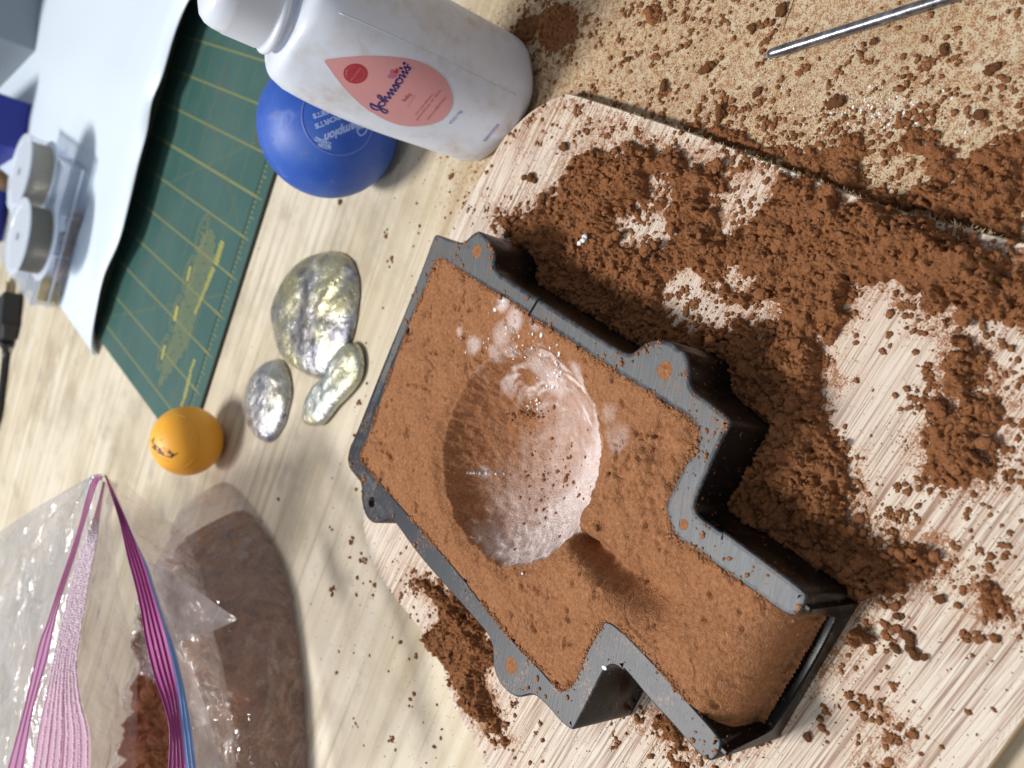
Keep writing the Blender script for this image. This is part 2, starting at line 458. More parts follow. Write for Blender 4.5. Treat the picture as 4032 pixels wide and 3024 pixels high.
O2 = np.array(outer)[:, :2]; OL2 = np.array(outer_l)[:, :2]; I2 = np.array(inner)[:, :2]; IL2 = np.array(inner_l)[:, :2]
# one C-shaped band: outer path from the right rim end round the top corner to the left rim end, then back inside
# path order: right end -> (outer reversed) -> corner -> outer_l reversed ... -> left end -> inner_l -> inner -> right end
band = np.vstack([O2[::-1], OL2[::-1], IL2, I2])
band = chaikin(band, 1)
# drop near-duplicate points
keep = [0]
for k in range(1, len(band)):
    if np.linalg.norm(band[k] - band[keep[-1]]) > 0.25: keep.append(k)
band = band[keep]
CAV_IN = np.vstack([I2, IL2])
FOOT = np.vstack([O2, OL2])
holes_px = [(1030 * s_, 543 * s_, 2.5), (1436 * s_, 800 * s_, 2.6), (803 * s_, 1085 * s_, 2.1), (1104 * s_, 1438 * s_, 2.6), (1477 * s_, 1133 * s_, 1.5)]
HOLES = [(at(x, y, TOP)[:2], r) for x, y, r in holes_px]
_ea = np.array(c10([(1135, 700)]))[0][:2]; _eb = np.array(c10([(705, 1500)]))[0][:2]
FOOT = np.vstack([O2, [_ea + [1.0, -4.5], _eb + [-.5, -4.5]], OL2])
mould = thing('mould_frame', (-20, 180, BZ), 'black metal casting mould frame with grey worn rim packed with brown sand', 'mould')
def make_frame():
    P = band; n = len(P)
    area = 0.5 * np.sum(P[:, 0] * np.roll(P[:, 1], -1) - np.roll(P[:, 0], -1) * P[:, 1])
    if area < 0: P = P[::-1].copy()
    t = np.roll(P, -1, 0) - np.roll(P, 1, 0); t /= np.linalg.norm(t, axis=1)[:, None]
    inn = np.column_stack([-t[:, 1], t[:, 0]])
    rings = [(0.0, BZ, 0), (0.0, TOP - 0.55, 0), (0.18, TOP - 0.18, 0), (0.5, TOP, 0), (1.2, TOP, .15), (2.1, TOP, 0.9)]
    V = []; E = []; Fc = []; MI = []
    for off, z, e in rings:
        V += list(np.c_[P + inn * off, np.full(n, z)]); E += [e] * n
    for r in range(len(rings) - 1):
        for k in range(n):
            k2 = (k + 1) % n
            Fc.append((r * n + k, r * n + k2, (r + 1) * n + k2, (r + 1) * n + k)); MI.append(1 if r < 1 else 0)
    b0 = (len(rings) - 1) * n
    loops = [[Vector((*p, 0)) for p in (P + inn * 2.0)]]
    idx = list(range(b0, b0 + n))
    for c, r in HOLES:
        ring = [np.array([c[0] + r * math.cos(a), c[1] + r * math.sin(a)]) for a in np.linspace(0, 2 * math.pi, 21)[:-1]]
        loops.append([Vector((*p, 0)) for p in ring])
        s0 = len(V)
        V += [np.array([*p, TOP]) for p in ring]; E += [0.9] * 20
        V += [np.array([*p, TOP - 5]) for p in ring]; E += [0.0] * 20
        idx += list(range(s0, s0 + 20))
        for k in range(20):
            k2 = (k + 1) % 20
            Fc.append((s0 + k2, s0 + k, s0 + 20 + k, s0 + 20 + k2)); MI.append(1)
        V.append(np.array([c[0], c[1], TOP - 5])); E.append(0)
        for k in range(20): Fc.append((s0 + 20 + k, s0 + 20 + (k + 1) % 20, len(V) - 1)); MI.append(1)
    for a, b, c in tessellate_polygon(loops): Fc.append((idx[a], idx[b], idx[c])); MI.append(0)
    V = np.array(V)
    # wear: the far and right hand rim is rubbed bare, the near left rim keeps its blue-black finish
    wl = (V[:, 0] - (-20)) * 0.943 + (V[:, 1] - 180) * -0.333
    wear = sstep(-34, 10, wl) * 0.80 - 0.10 + 0.16 * sstep(215, 250, V[:, 1])
    o = build('frame', V, Fc, [M_RIM, M_SIDE], mould, attr={'edge': E, 'wear': wear})
    o.data.polygons.foreach_set('material_index', MI)
    o.data.polygons.foreach_set('use_smooth', [m == 1 for m in MI])
    recalc(o)
    return o
make_frame()
# lowered end wall with a U-shaped pouring notch
EA = O2[-1].copy(); EB = OL2[0].copy()          # inner tips of the rim ends
eA = np.array(c10([(1108, 745)]))[0][:2]; eB = np.array(c10([(683, 1480)]))[0][:2]
dirw = (eB - eA) / np.linalg.norm(eB - eA); nrm = np.array([dirw[1], -dirw[0]])
if nrm[1] > 0: nrm = -nrm
def end_wall():
    Lw = np.linalg.norm(eB - eA); N = 60; V = []; Fc = []
    for k in range(N + 1):
        t = k / N
        x = abs(2 * t - 1)
        z = 12.0 + (TOP - 1.5 - 12.0) * (sstep(0.80, 0.985, x)) + 3.2 * x ** 2 * (1 if x < .985 else 1)
        z = min(z, TOP - 0.6)
        sag = 2.0 * (1 - x ** 2)
        p = eA + dirw * Lw * t
        for off, zz in ((-2.0, BZ), (-2.0, z - .5), (-1.5, z), (1.2, z), (1.7 + sag * 0, z - .5), (1.7, BZ)):
            V.append([*(p + nrm * off), zz])
    for k in range(N):
        for r in range(5):
            a = k * 6 + r; Fc.append((a, a + 6, a + 7, a + 1))
    Fc.append(tuple(range(6))); Fc.append(tuple(range(N * 6 + 5, N * 6 - 1, -1)))
    return recalc(build('end_wall', V, Fc, M_SIDE, mould, smooth=False))
end_wall()
# step where the two rim widths meet: a thin black key across the rim
k0 = at(1300 + 1240 * .6329, 800 + 690 * .6329, TOP); k1 = at(1300 + 1300 * .6329, 800 + 590 * .6329, TOP)
d = (k1 - k0)[:2]; L = np.linalg.norm(d); d /= L; p2 = np.array([d[1], -d[0]])
V = []; 
for z in (TOP - .4, TOP + .12):
    for a, b in ((-0.6, -.45), (L + 0.3, -.45), (L + 0.3, .45), (-0.6, .45)):
        V.append([*(k0[:2] + d * a + p2 * b), z])
build('rim_joint', V, [(0, 3, 2, 1), (4, 5, 6, 7), (0, 1, 5, 4), (1, 2, 6, 5), (2, 3, 7, 6), (3, 0, 4, 7)], M_SIDE, mould)
# bright nick by the notch
nk = at(2200 + 395 * .4521, 2500 + 285 * .4521, TOP)
bm = bmesh.new(); bmesh.ops.create_uvsphere(bm, u_segments=12, v_segments=8, radius=1.0)
V = np.array([v.co[:] for v in bm.verts]); Fc = [[v.index for v in f.verts] for f in bm.faces]; bm.free()
build('bare_nick', V * [0.75, 1.1, .18] + nk, Fc, simple('bare_metal', (0.4, 0.42, 0.45), 0.4, 0.6), mould, smooth=True)

# ------------------------------------------------------------------ packed sand in the mould
def packed_sand():
    lo = CAV_IN.min(0) - 2; hi = CAV_IN.max(0) + 2; st = 0.42
    xs = np.arange(lo[0], hi[0], st); ys = np.arange(lo[1], hi[1], st)
    X, Y = np.meshgrid(xs, ys, indexing='ij')
    sd = psd(X, Y, CAV_IN)
    # local axes: u towards the spout, v across
    c0 = np.array([-22.4, 191.8]); U = np.array([-.333, -.943]); Vv = np.array([.943, -.333])
    u = (X - c0[0]) * U[0] + (Y - c0[1]) * U[1]; v = (X - c0[0]) * Vv[0] + (Y - c0[1]) * Vv[1]
    Z = np.full(X.shape, TOP - 0.15)
    Z += (fbm(X / 13, Y / 13, 4, 5, .55) - .5) * 3.4 * sstep(0.5, 8, sd)
    ck = np.abs(2 * fbm(X / 13, Y / 13, 3, 15, .6) - 1); Z -= 0.9 * sstep(.05, 0.0, ck) * sstep(.5, .7, fbm(X / 20, Y / 20, 2, 16))
    Z += (fbm(X / 3.2, Y / 3.2, 3, 9) - .5) * 0.2
    Z += (fbm(X / 0.9, Y / 0.9, 2, 21) - .5) * 0.22
    # pits and scuffs
    pit = fbm(X / 3.4, Y / 2.4, 4, 33) * (0.86 + 0.28 * fbm(X / 18, Y / 18, 2, 35)); Z -= sstep(0.68, 0.80, pit) * 1.1
    rough = sstep(22, 44, u) * sstep(84, 60, u) * sstep(-22, 4, v) * sstep(.3, .55, fbm(X / 12, Y / 12, 2, 39)); Z += rough * ((fbm(X / 5, Y / 5, 4, 37) - .5) * 4.4 + 0.5 * dome(X, Y, 3.4, 38))
    # scrape lines near the top edge
    # bowl
    r = np.hypot(u, v); rr = r + (fbm(X / 9, Y / 9, 3, 41) - .5) * 2.6 + (fbm(X / 2.2, Y / 2.2, 4, 43, .6) - .5) * 2.4
    Rb = 36.0; dep = 23.0; Rs = (Rb * Rb + dep * dep) / (2 * dep)
    bowl = TOP - (np.sqrt(np.clip(Rs ** 2 - np.minimum(rr, Rb) ** 2, 0, None)) - (Rs - dep))
    lip = sstep(Rb + 5.0, Rb - 0.5, rr)
    inb = rr < Rb
    Zr = Z - 1.6 * lip
    Z = np.where(inb, bowl - 1.6 + (fbm(X / 1.4, Y / 1.4, 3, 51) - .5) * 0.5, Zr)
    # a slumped shelf on the spout side of the bowl
    # pouring gate: groove from bowl to spout
    gp = [at(1255 * s_, 1165 * s_, 30)[:2], at(1330 * s_, 1225 * s_, 30)[:2], at(1410 * s_, 1280 * s_, 30)[:2]]
    gd = np.full(X.shape, 1e9); gt = np.zeros(X.shape)
    for k in range(2):
        a, b = gp[k], gp[k + 1]; e = b - a; t = np.clip(((X - a[0]) * e[0] + (Y - a[1]) * e[1]) / (e @ e), 0, 1)
        dd = np.hypot(X - a[0] - e[0] * t, Y - a[1] - e[1] * t); m = dd < gd
        gt = np.where(m, (k + t) / 2, gt); gd = np.minimum(gd, dd)
    wdt = 2.8 + 3.5 * gt
    groove = np.exp(-(gd / wdt) ** 2) * (10.0 - 3.0 * gt)
    Z -= np.where(r > Rb - 6, groove * sstep(Rb - 8, Rb - 1, r), 0)
    # hump beside the gate, and hollow basin towards the spout
    hp = at(1290 * s_, 1260 * s_, TOP)[:2]; Z += 2.6 * np.exp(-(np.hypot(X - hp[0], Y - hp[1]) / 9) ** 2)
    hq = at(1480 * s_, 1280 * s_, TOP)[:2]; Z -= 2.6 * np.exp(-(np.hypot(X - hq[0], Y - hq[1]) / 10) ** 2)
    # spout end rounds down to the notch
    ue = (X - eA[0]) * nrm[0] + (Y - eA[1]) * nrm[1]           # 0 at the end wall, negative inside
    e2 = np.clip((ue + 13.5) / 12.0, 0, 1.0)
    Z -= 18.5 * (1 - np.sqrt(np.clip(1 - e2 ** 2.2, 0, 1)))
    Z = np.where(ue > -3, np.minimum(Z, 14.2 + (fbm(X / 2, Y / 2, 3, 61) - .5) * 2), Z)
    Z += sstep(-5, 0.5, -sd) * 0
    # talc dusting
    talc = np.zeros(X.shape)
    def blob(px, py, rx, amt, soft=1.0):
        nonlocal talc
        c = at(px * s_, py * s_, 22 if np.hypot(px - 1130, py - 985) < 190 else TOP)[:2]
        talc = np.maximum(talc, amt * sstep(1.0, 0.25, np.hypot(X - c[0], Y - c[1]) / rx * soft))
    for b in ((1180, 820, 10, .62), (1120, 790, 8, .55), (1225, 810, 7, .6), (1080, 720, 8, .45), (1020, 745, 6, .5), (1110, 690, 7, .6), (1160, 690, 6, .45), (1085, 655, 5, .7), (990, 715, 3, .5),
              (1330, 945, 8, .35), (1035, 1020, 4, .45), (1310, 890, 6, .30), (1060, 760, 5, .45)):
        blob(*b)
    ph = np.arctan2(v, u); st_ = fbm(r / 2.2 + 3 * fbm(X / 12, Y / 12, 2, 72), ph * 2.6 + r / 30, 4, 71, .6)
    wall = sstep(-10, 18, u - 0.3 * v) * sstep(Rb + 0.5, Rb - 2.0, rr) * (0.55 + .75 * (st_ - .2))
    wall *= 0.8 + .5 * sstep(0, 24, u)
    top = sstep(4, 22, v) * sstep(Rb + 4, Rb - 5, rr) * sstep(0.42, 0.72, st_) * .95
    low = 0.42 * sstep(Rb, Rb - 10, rr) * (.3 + .7 * sstep(-26, 0, u)) * (.5 + st_)
    talc = np.maximum(talc, np.maximum(wall, np.maximum(top, low)))
    keep = sd > -1.6
    keep &= ue < -0.4
    idx = -np.ones(X.shape, int); idx[keep] = np.arange(keep.sum())
    # keep rim margin just under the rim plane
    Z = np.where(sd < 0.3, np.minimum(Z, TOP - 0.25), Z)
    Vt = np.c_[X[keep], Y[keep], Z[keep]]
    q = np.stack([idx[:-1, :-1], idx[1:, :-1], idx[1:, 1:], idx[:-1, 1:]], -1).reshape(-1, 4)
    q = q[(q >= 0).all(1)]
    o = build('packed_sand', Vt, q, M_SAND, None, (-25, 175, TOP), smooth=True, attr={'talc': talc[keep]})
    props(o, 'reddish brown sand packed in the mould with a round talc dusted hollow', 'sand')
    return o, (xs, ys, Z)
PS, PSZ = packed_sand()
def drop_on_sand(gx, gy):
    for z in np.arange(TOP + 1, 6, -0.25):
        p = at(gx, gy, z)
        if z <= sand_z(p[0], p[1]): return p
    return at(gx, gy, TOP)
def sand_z(x, y):
    xs, ys, Z = PSZ
    i = int(np.clip(np.searchsorted(xs, x), 0, len(xs) - 1)); j = int(np.clip(np.searchsorted(ys, y), 0, len(ys) - 1))
    return Z[i, j]
for (c, r), full in zip(HOLES, (0.1, 0.1, -2.0, 0.1, 0.1)):
    V = [[c[0], c[1], TOP + full]]; n = 18
    for a in np.linspace(0, 2 * math.pi, n + 1)[:-1]:
        V.append([c[0] + (r + .05) * math.cos(a), c[1] + (r + .05) * math.sin(a), TOP + full - 0.15])
    build('sand_plug', V, [(0, 1 + k, 1 + (k + 1) % n) for k in range(n)], M_SAND, PS)

# ------------------------------------------------------------------ loose sand lying on board and bench
def D(pts, z): return np.array([at(x * s_, y * s_, z)[:2] for x, y in pts])
pos_board = [
    D([(1060, 470), (1085, 462), (1130, 465), (1165, 430), (1215, 410), (1240, 350), (1300, 325), (1380, 310), (1480, 325), (1560, 345), (1690, 372), (1770, 385), (1830, 410), (1900, 425), (1980, 440), (2060, 465), (2110, 505), (2180, 560), (2205, 640), (2170, 690), (2090, 690), (2040, 730), (1990, 700), (1960, 662), (1930, 632), (1870, 625), (1850, 650), (1840, 690), (1800, 720), (1790, 790), (1800, 850), (1790, 900), (1805, 960), (1830, 1000), (1845, 1050), (1850, 1110), (1880, 1140), (1960, 1165), (2050, 1185), (2045, 1230), (1990, 1265), (1930, 1300), (1895, 1290), (1880, 1305), (1870, 1370), (1820, 1420), (1760, 1450), (1700, 1530), (1660, 1590), (1600, 1610), (1560, 1560), (1640, 1350), (1480, 1130), (1500, 960), (1400, 800), (1200, 690), (1120, 560)], BZ),
    D([(890, 1235), (930, 1262), (1000, 1265), (1040, 1330), (1060, 1370), (1085, 1420), (1060, 1440), (1045, 1470), (1060, 1500), (1080, 1540), (1105, 1595), (1060, 1582), (1010, 1540), (972, 1480), (958, 1440), (918, 1420), (922, 1380), (955, 1330), (915, 1280)], BZ),
    D([(2050, 715), (2110, 740), (2150, 830), (2190, 900), (2160, 960), (2170, 1030), (2100, 1062), (2000, 1030), (1992, 930), (2040, 850), (2030, 780)], BZ),
    D([(1380, 1560), (1420, 1540), (1480, 1580), (1500, 1640), (1470, 1640), (1430, 1600)], BZ),
    D([(1895, 1555), (1930, 1560), (1940, 1620), (1930, 1670), (1895, 1670), (1910, 1610)], BZ),
    D([(2095, 1255), (2130, 1260), (2160, 1300), (2180, 1325), (2140, 1335), (2110, 1300)], BZ),
    D([(2160, 520), (2225, 540), (2240, 700), (2190, 690), (2205, 640)], BZ),
]
neg_board = [
    D([(1335, 480), (1360, 455), (1440, 450), (1455, 500), (1440, 545), (1385, 548), (1340, 520)], BZ),
    D([(1590, 380), (1640, 360), (1685, 372), (1670, 420), (1630, 470), (1580, 508), (1555, 500), (1575, 450), (1550, 430)], BZ),
    D([(1430, 640), (1445, 590), (1480, 570), (1530, 585), (1540, 640), (1620, 650), (1690, 670), (1650, 700), (1590, 690), (1570, 725), (1500, 715), (1440, 680)], BZ),
    D([(1560, 590), (1600, 560), (1620, 620), (1600, 640), (1575, 625)], BZ),
    D([(1410, 400), (1430, 392), (1440, 420), (1420, 425)], BZ),
]
pos_table = [
    D([(1430, 258), (1560, 250), (1650, 290), (1740, 315), (1850, 285), (1900, 320), (1990, 270), (2060, 320), (2120, 300), (2240, 270), (2240, 600), (2130, 545), (1960, 480), (1800, 420), (1650, 360), (1500, 290)], 0),
    D([(1095, 100), (1120, 55), (1170, 30), (1185, -20), (1245, -20), (1240, 60), (1222, 110), (1180, 135), (1160, 92), (1130, 105)], 0),
    D([(900, -3000)] * 3, 0) if False else D([(1375, 5), (1420, 0), (1450, 30), (1410, 60), (1380, 40)], 0),
]
neg_table = [D([(1870, 350), (1930, 330), (1980, 350), (1960, 400), (1900, 395)], 0),
             D([(2050, 300), (2110, 310), (2120, 360), (2070, 370)], 0)]
ico = bmesh.new(); bmesh.ops.create_icosphere(ico, subdivisions=1, radius=1.0)
IC0V = np.array([v.co[:] for v in ico.verts]); IC0F = np.array([[v.index for v in f.verts] for f in ico.faces]); ico.free()
ico = bmesh.new(); bmesh.ops.create_icosphere(ico, subdivisions=2, radius=1.0)
ICV = np.array([v.co[:] for v in ico.verts]); ICF = np.array([[v.index for v in f.verts] for f in ico.faces]); ico.free()
def bits(P, r, flat=(.45, .9), jit=.2, big=0.42):
    """irregular lumps at points P (n,3) of radius r"""
    out = []; base = 0; AV = []; AF = []
    for BV, BF, m in ((IC0V, IC0F, r < big), (ICV, ICF, r >= big)):
        p = P[m]; q = r[m]; n = len(p)
        if n == 0: continue
        a = RNG.random(n) * 6.28; ca, sa = np.cos(a), np.sin(a)
        sc = np.c_[RNG.uniform(.75, 1.5, n), RNG.uniform(.7, 1.2, n), RNG.uniform(flat[0], flat[1], n)]
        ph = RNG.random((n, 1)) * 50
        lum = np.sin(BV[None, :, 0] * 3.1 + ph) * np.sin(BV[None, :, 1] * 3.7 + ph * 1.7) * np.sin(BV[None, :, 2] * 3.3 + ph * .6)
        V = BV[None] * (1 + .35 * lum + RNG.normal(0, jit, (n, len(BV))))[..., None]
        V = V * sc[:, None] * q[:, None, None]
        V = np.stack([V[..., 0] * ca[:, None] - V[..., 1] * sa[:, None], V[..., 0] * sa[:, None] + V[..., 1] * ca[:, None], V[..., 2]], -1)
        V += (p + np.c_[np.zeros(n), np.zeros(n), q * sc[:, 2] * .55])[:, None]
        AV.append(V.reshape(-1, 3)); AF.append((BF[None] + (np.arange(n) * len(BV))[:, None, None]).reshape(-1, 3) + base); base += n * len(BV)
    return np.vstack(AV), np.vstack(AF)

def all_sand(x, y, onb):
    d = np.full(x.shape, -1e3)
    for p in (pos_board if onb else pos_table): d = np.maximum(d, psd(x, y, p))
    for p in (neg_board if onb else neg_table): d = np.minimum(d, -psd(x, y, p))
    return d
def veneer():
    st = 1.0; xs = np.arange(-168, 118, st); ys = np.arange(10, 310, st); X, Y = np.meshgrid(xs, ys, indexing='ij')
    keep = psd(X, Y, BOARD) > 0.7
    q0 = keep[:-1, :-1] & keep[1:, :-1] & keep[1:, 1:] & keep[:-1, 1:]
    idx = np.arange(X.size).reshape(X.shape); q = np.stack([idx[:-1, :-1], idx[1:, :-1], idx[1:, 1:], idx[:-1, 1:]], -1)[q0]
    u, inv = np.unique(q, return_inverse=True)
    x = X.ravel()[u]; y = Y.ravel()[u]; d = all_sand(x, y, True)
    dust = 0.9 * np.exp(np.clip(d, -1e3, 0) / 4.5) + .30 * np.exp(np.clip(d, -1e3, 0) / 22) + .7 * sstep(60, 105, x) * sstep(165, 205, y)
    dust *= .55 + .9 * fbm(x / 9, y / 9, 3, 501)
    build('face_veneer', np.c_[x, y, np.full(len(x), BZ + .06)], inv.reshape(-1, 4), M_BOARD, board, attr={'dust': np.clip(dust, 0, 1)})
veneer()
def bench_top():
    xs = np.r_[-1100, -700, -450, -300, np.arange(-230, 272, 2.0), 300, 450, 700, 1100]; ys = np.r_[-350, -150, -40, np.arange(10, 480, 2.0), 520, 640, 900, 1300, 2100]
    X, Y = np.meshgrid(xs, ys, indexing='ij'); x = X.ravel(); y = Y.ravel()
    d = all_sand(x, y, False); bd = psd(x, y, BOARD)
    dust = .95 * np.exp(np.clip(d, -1e3, 0) / 9) + .62 * sstep(40, 95, x) * sstep(300, 215, y) + .38 * sstep(45, 80, x) * sstep(345, 290, y)
    dust += .22 * sstep(60, 5, np.abs(bd)) * sstep(-190, -120, -np.abs(x)) + .10 * sstep(470, 330, y) * sstep(-200, -90, x)
    dust *= .55 + .85 * fbm(x / 12, y / 12, 4, 503)
    n = len(x); V = np.vstack([np.c_[x, y, np.zeros(n)], [[-1100, -350, -38], [1100, -350, -38], [1100, 2100, -38], [-1100, 2100, -38]]])
    q = grid_faces(len(xs), len(ys)); c = [0, (len(xs) - 1) * len(ys), len(xs) * len(ys) - 1, len(ys) - 1]
    q = np.vstack([q, [[n + 3, n + 2, n + 1, n]], [[n, n + 1, c[1], c[0]]], [[n + 1, n + 2, c[2], c[1]]], [[n + 2, n + 3, c[3], c[2]]], [[n + 3, n, c[0], c[3]]]])
    o = build('table_top', V, q, M_BENCH, attr={'dust': np.r_[np.clip(dust, 0, 1), np.zeros(4)]}); props(o, kind='structure')
bench_top()
LS = {}
def loose_sand():
    st = 0.40
    xs = np.arange(-150, 150, st); ys = np.arange(35, 305, st)
    X, Y = np.meshgrid(xs, ys, indexing='ij')
    bsd = psd(X, Y, BOARD); onb = bsd > 0
    def field(pos, neg):
        d = np.full(X.shape, -1e3)
        for p in pos: d = np.maximum(d, psd(X, Y, p))
        for p in neg: d = np.minimum(d, -psd(X, Y, p))
        return d
    sdb = field(pos_board, neg_board); sdt = field(pos_table, neg_table)
    ground = BZ * sstep(-0.1, 0.1, bsd)
    sdf = np.where(onb, sdb, np.maximum(sdt - 2.5 * sstep(1850, 1500, 1850 + 0 * X), np.where(bsd > -2.6, sdb - 2.0, -1e3)))
    rag = (fbm(X / 7, Y / 7, 4, 101) - .5) * 11 + (fbm(X / 1.5, Y / 1.5, 4, 111, .6) - .5) * 7.5
    rag -= 4.5 * sstep(.60, .76, fbm(X / 4.5, Y / 4.5, 3, 121)) * sstep(12, 2, sdf)
    s = sdf + rag
    t = sstep(-0.2, 7.0, s)
    wx = X + 2.4 * (fbm(X / 3, Y / 3, 3, 7) - .5); wy = Y + 2.4 * (fbm(X / 3, Y / 3, 3, 8) - .5)
    big = np.minimum(dome(wx, wy, 8.5, 201), .62) * 1.35 * sstep(.25, .6, fbm(X / 9, Y / 9, 2, 203)); mid = dome(wx, wy, 3.2, 211); sm = dome(wx, wy, 1.5, 221)
    crev = 1 - np.abs(2 * fbm(wx / 3.0, wy / 3.0, 4, 241) - 1)
    soft = fbm(X / 11, Y / 11, 3, 251); lumpy = np.abs(2 * fbm(wx / 5.5, wy / 5.5, 4, 253, .55) - 1)
    h = 0.55 + t * 1.2 + t * 2.6 * (soft - .3) + t * 2.3 * big + t * 2.6 * (.5 - lumpy) + (0.25 + .75 * t) * 0.35 * mid + 0.08 * sm + (fbm(X / 1.0, Y / 1.0, 4, 231, .7) - .5) * 2.0 - 1.8 * sstep(.88, 1.0, crev) * t
    for p in D([(1900, 520), (2060, 560), (1990, 480)], BZ): h += t * 2.6 * np.exp(-((X - p[0]) ** 2 + (Y - p[1]) ** 2) / (2 * 10 ** 2))
    msd = psd(X, Y, FOOT)
    h += t * 2.4 * sstep(-10, -1, msd)
    p = D([(1560, 1030), (1620, 1060), (1580, 1090), (1540, 1080)], BZ).mean(0); h += t * 7.5 * np.exp(-((X - p[0]) ** 2 + (Y - p[1]) ** 2) / (2 * 8.5 ** 2))
    h = h * np.where(onb, 1.0, 0.72)
    keep = (s > 0) & (h > 0.3) & (msd < 0.6)
    Z = ground + h * sstep(0.0, 0.8, s) - 0.1
    q0 = keep[:-1, :-1] & keep[1:, :-1] & keep[1:, 1:] & keep[:-1, 1:]
    used = np.zeros(X.shape, bool)
    used[:-1, :-1] |= q0; used[1:, :-1] |= q0; used[1:, 1:] |= q0; used[:-1, 1:] |= q0
    edge = used & ~(np.pad(q0, ((0, 1), (0, 1))) & np.pad(q0, ((1, 0), (0, 1))) & np.pad(q0, ((0, 1), (1, 0))) & np.pad(q0, ((1, 0), (1, 0))))
    Z = np.where(edge, ground - 0.05, Z)
    idx = -np.ones(X.shape, int); idx[used] = np.arange(used.sum())
    q = np.stack([idx[:-1, :-1], idx[1:, :-1], idx[1:, 1:], idx[:-1, 1:]], -1)[q0]
    o = build('loose_sand', np.c_[X[used], Y[used], Z[used]], q, M_LOOSE, None, (0, 170, 0), smooth=True)
    props(o, 'loose red brown moulding sand strewn over board and bench', None, None, 'stuff')
    # crumbs lying on the heaped sand
    cand = np.flatnonzero((keep & ~edge).ravel()); n = 8000
    k = RNG.choice(cand, n); r = 0.14 + 0.2 * RNG.random(n) + 0.9 * RNG.random(n) ** 8
    P = np.c_[X.ravel()[k], Y.ravel()[k], Z.ravel()[k] - r * .35]
    V, Fc = bits(P, r, (.5, .9), .2, .6)
    o = build('heap_crumbs', V, Fc, M_LOOSE, None, (0, 170, 0), smooth=True)
    props(o, 'loose crumbs heaped on the strewn moulding sand', None, None, 'stuff')
loose_sand()

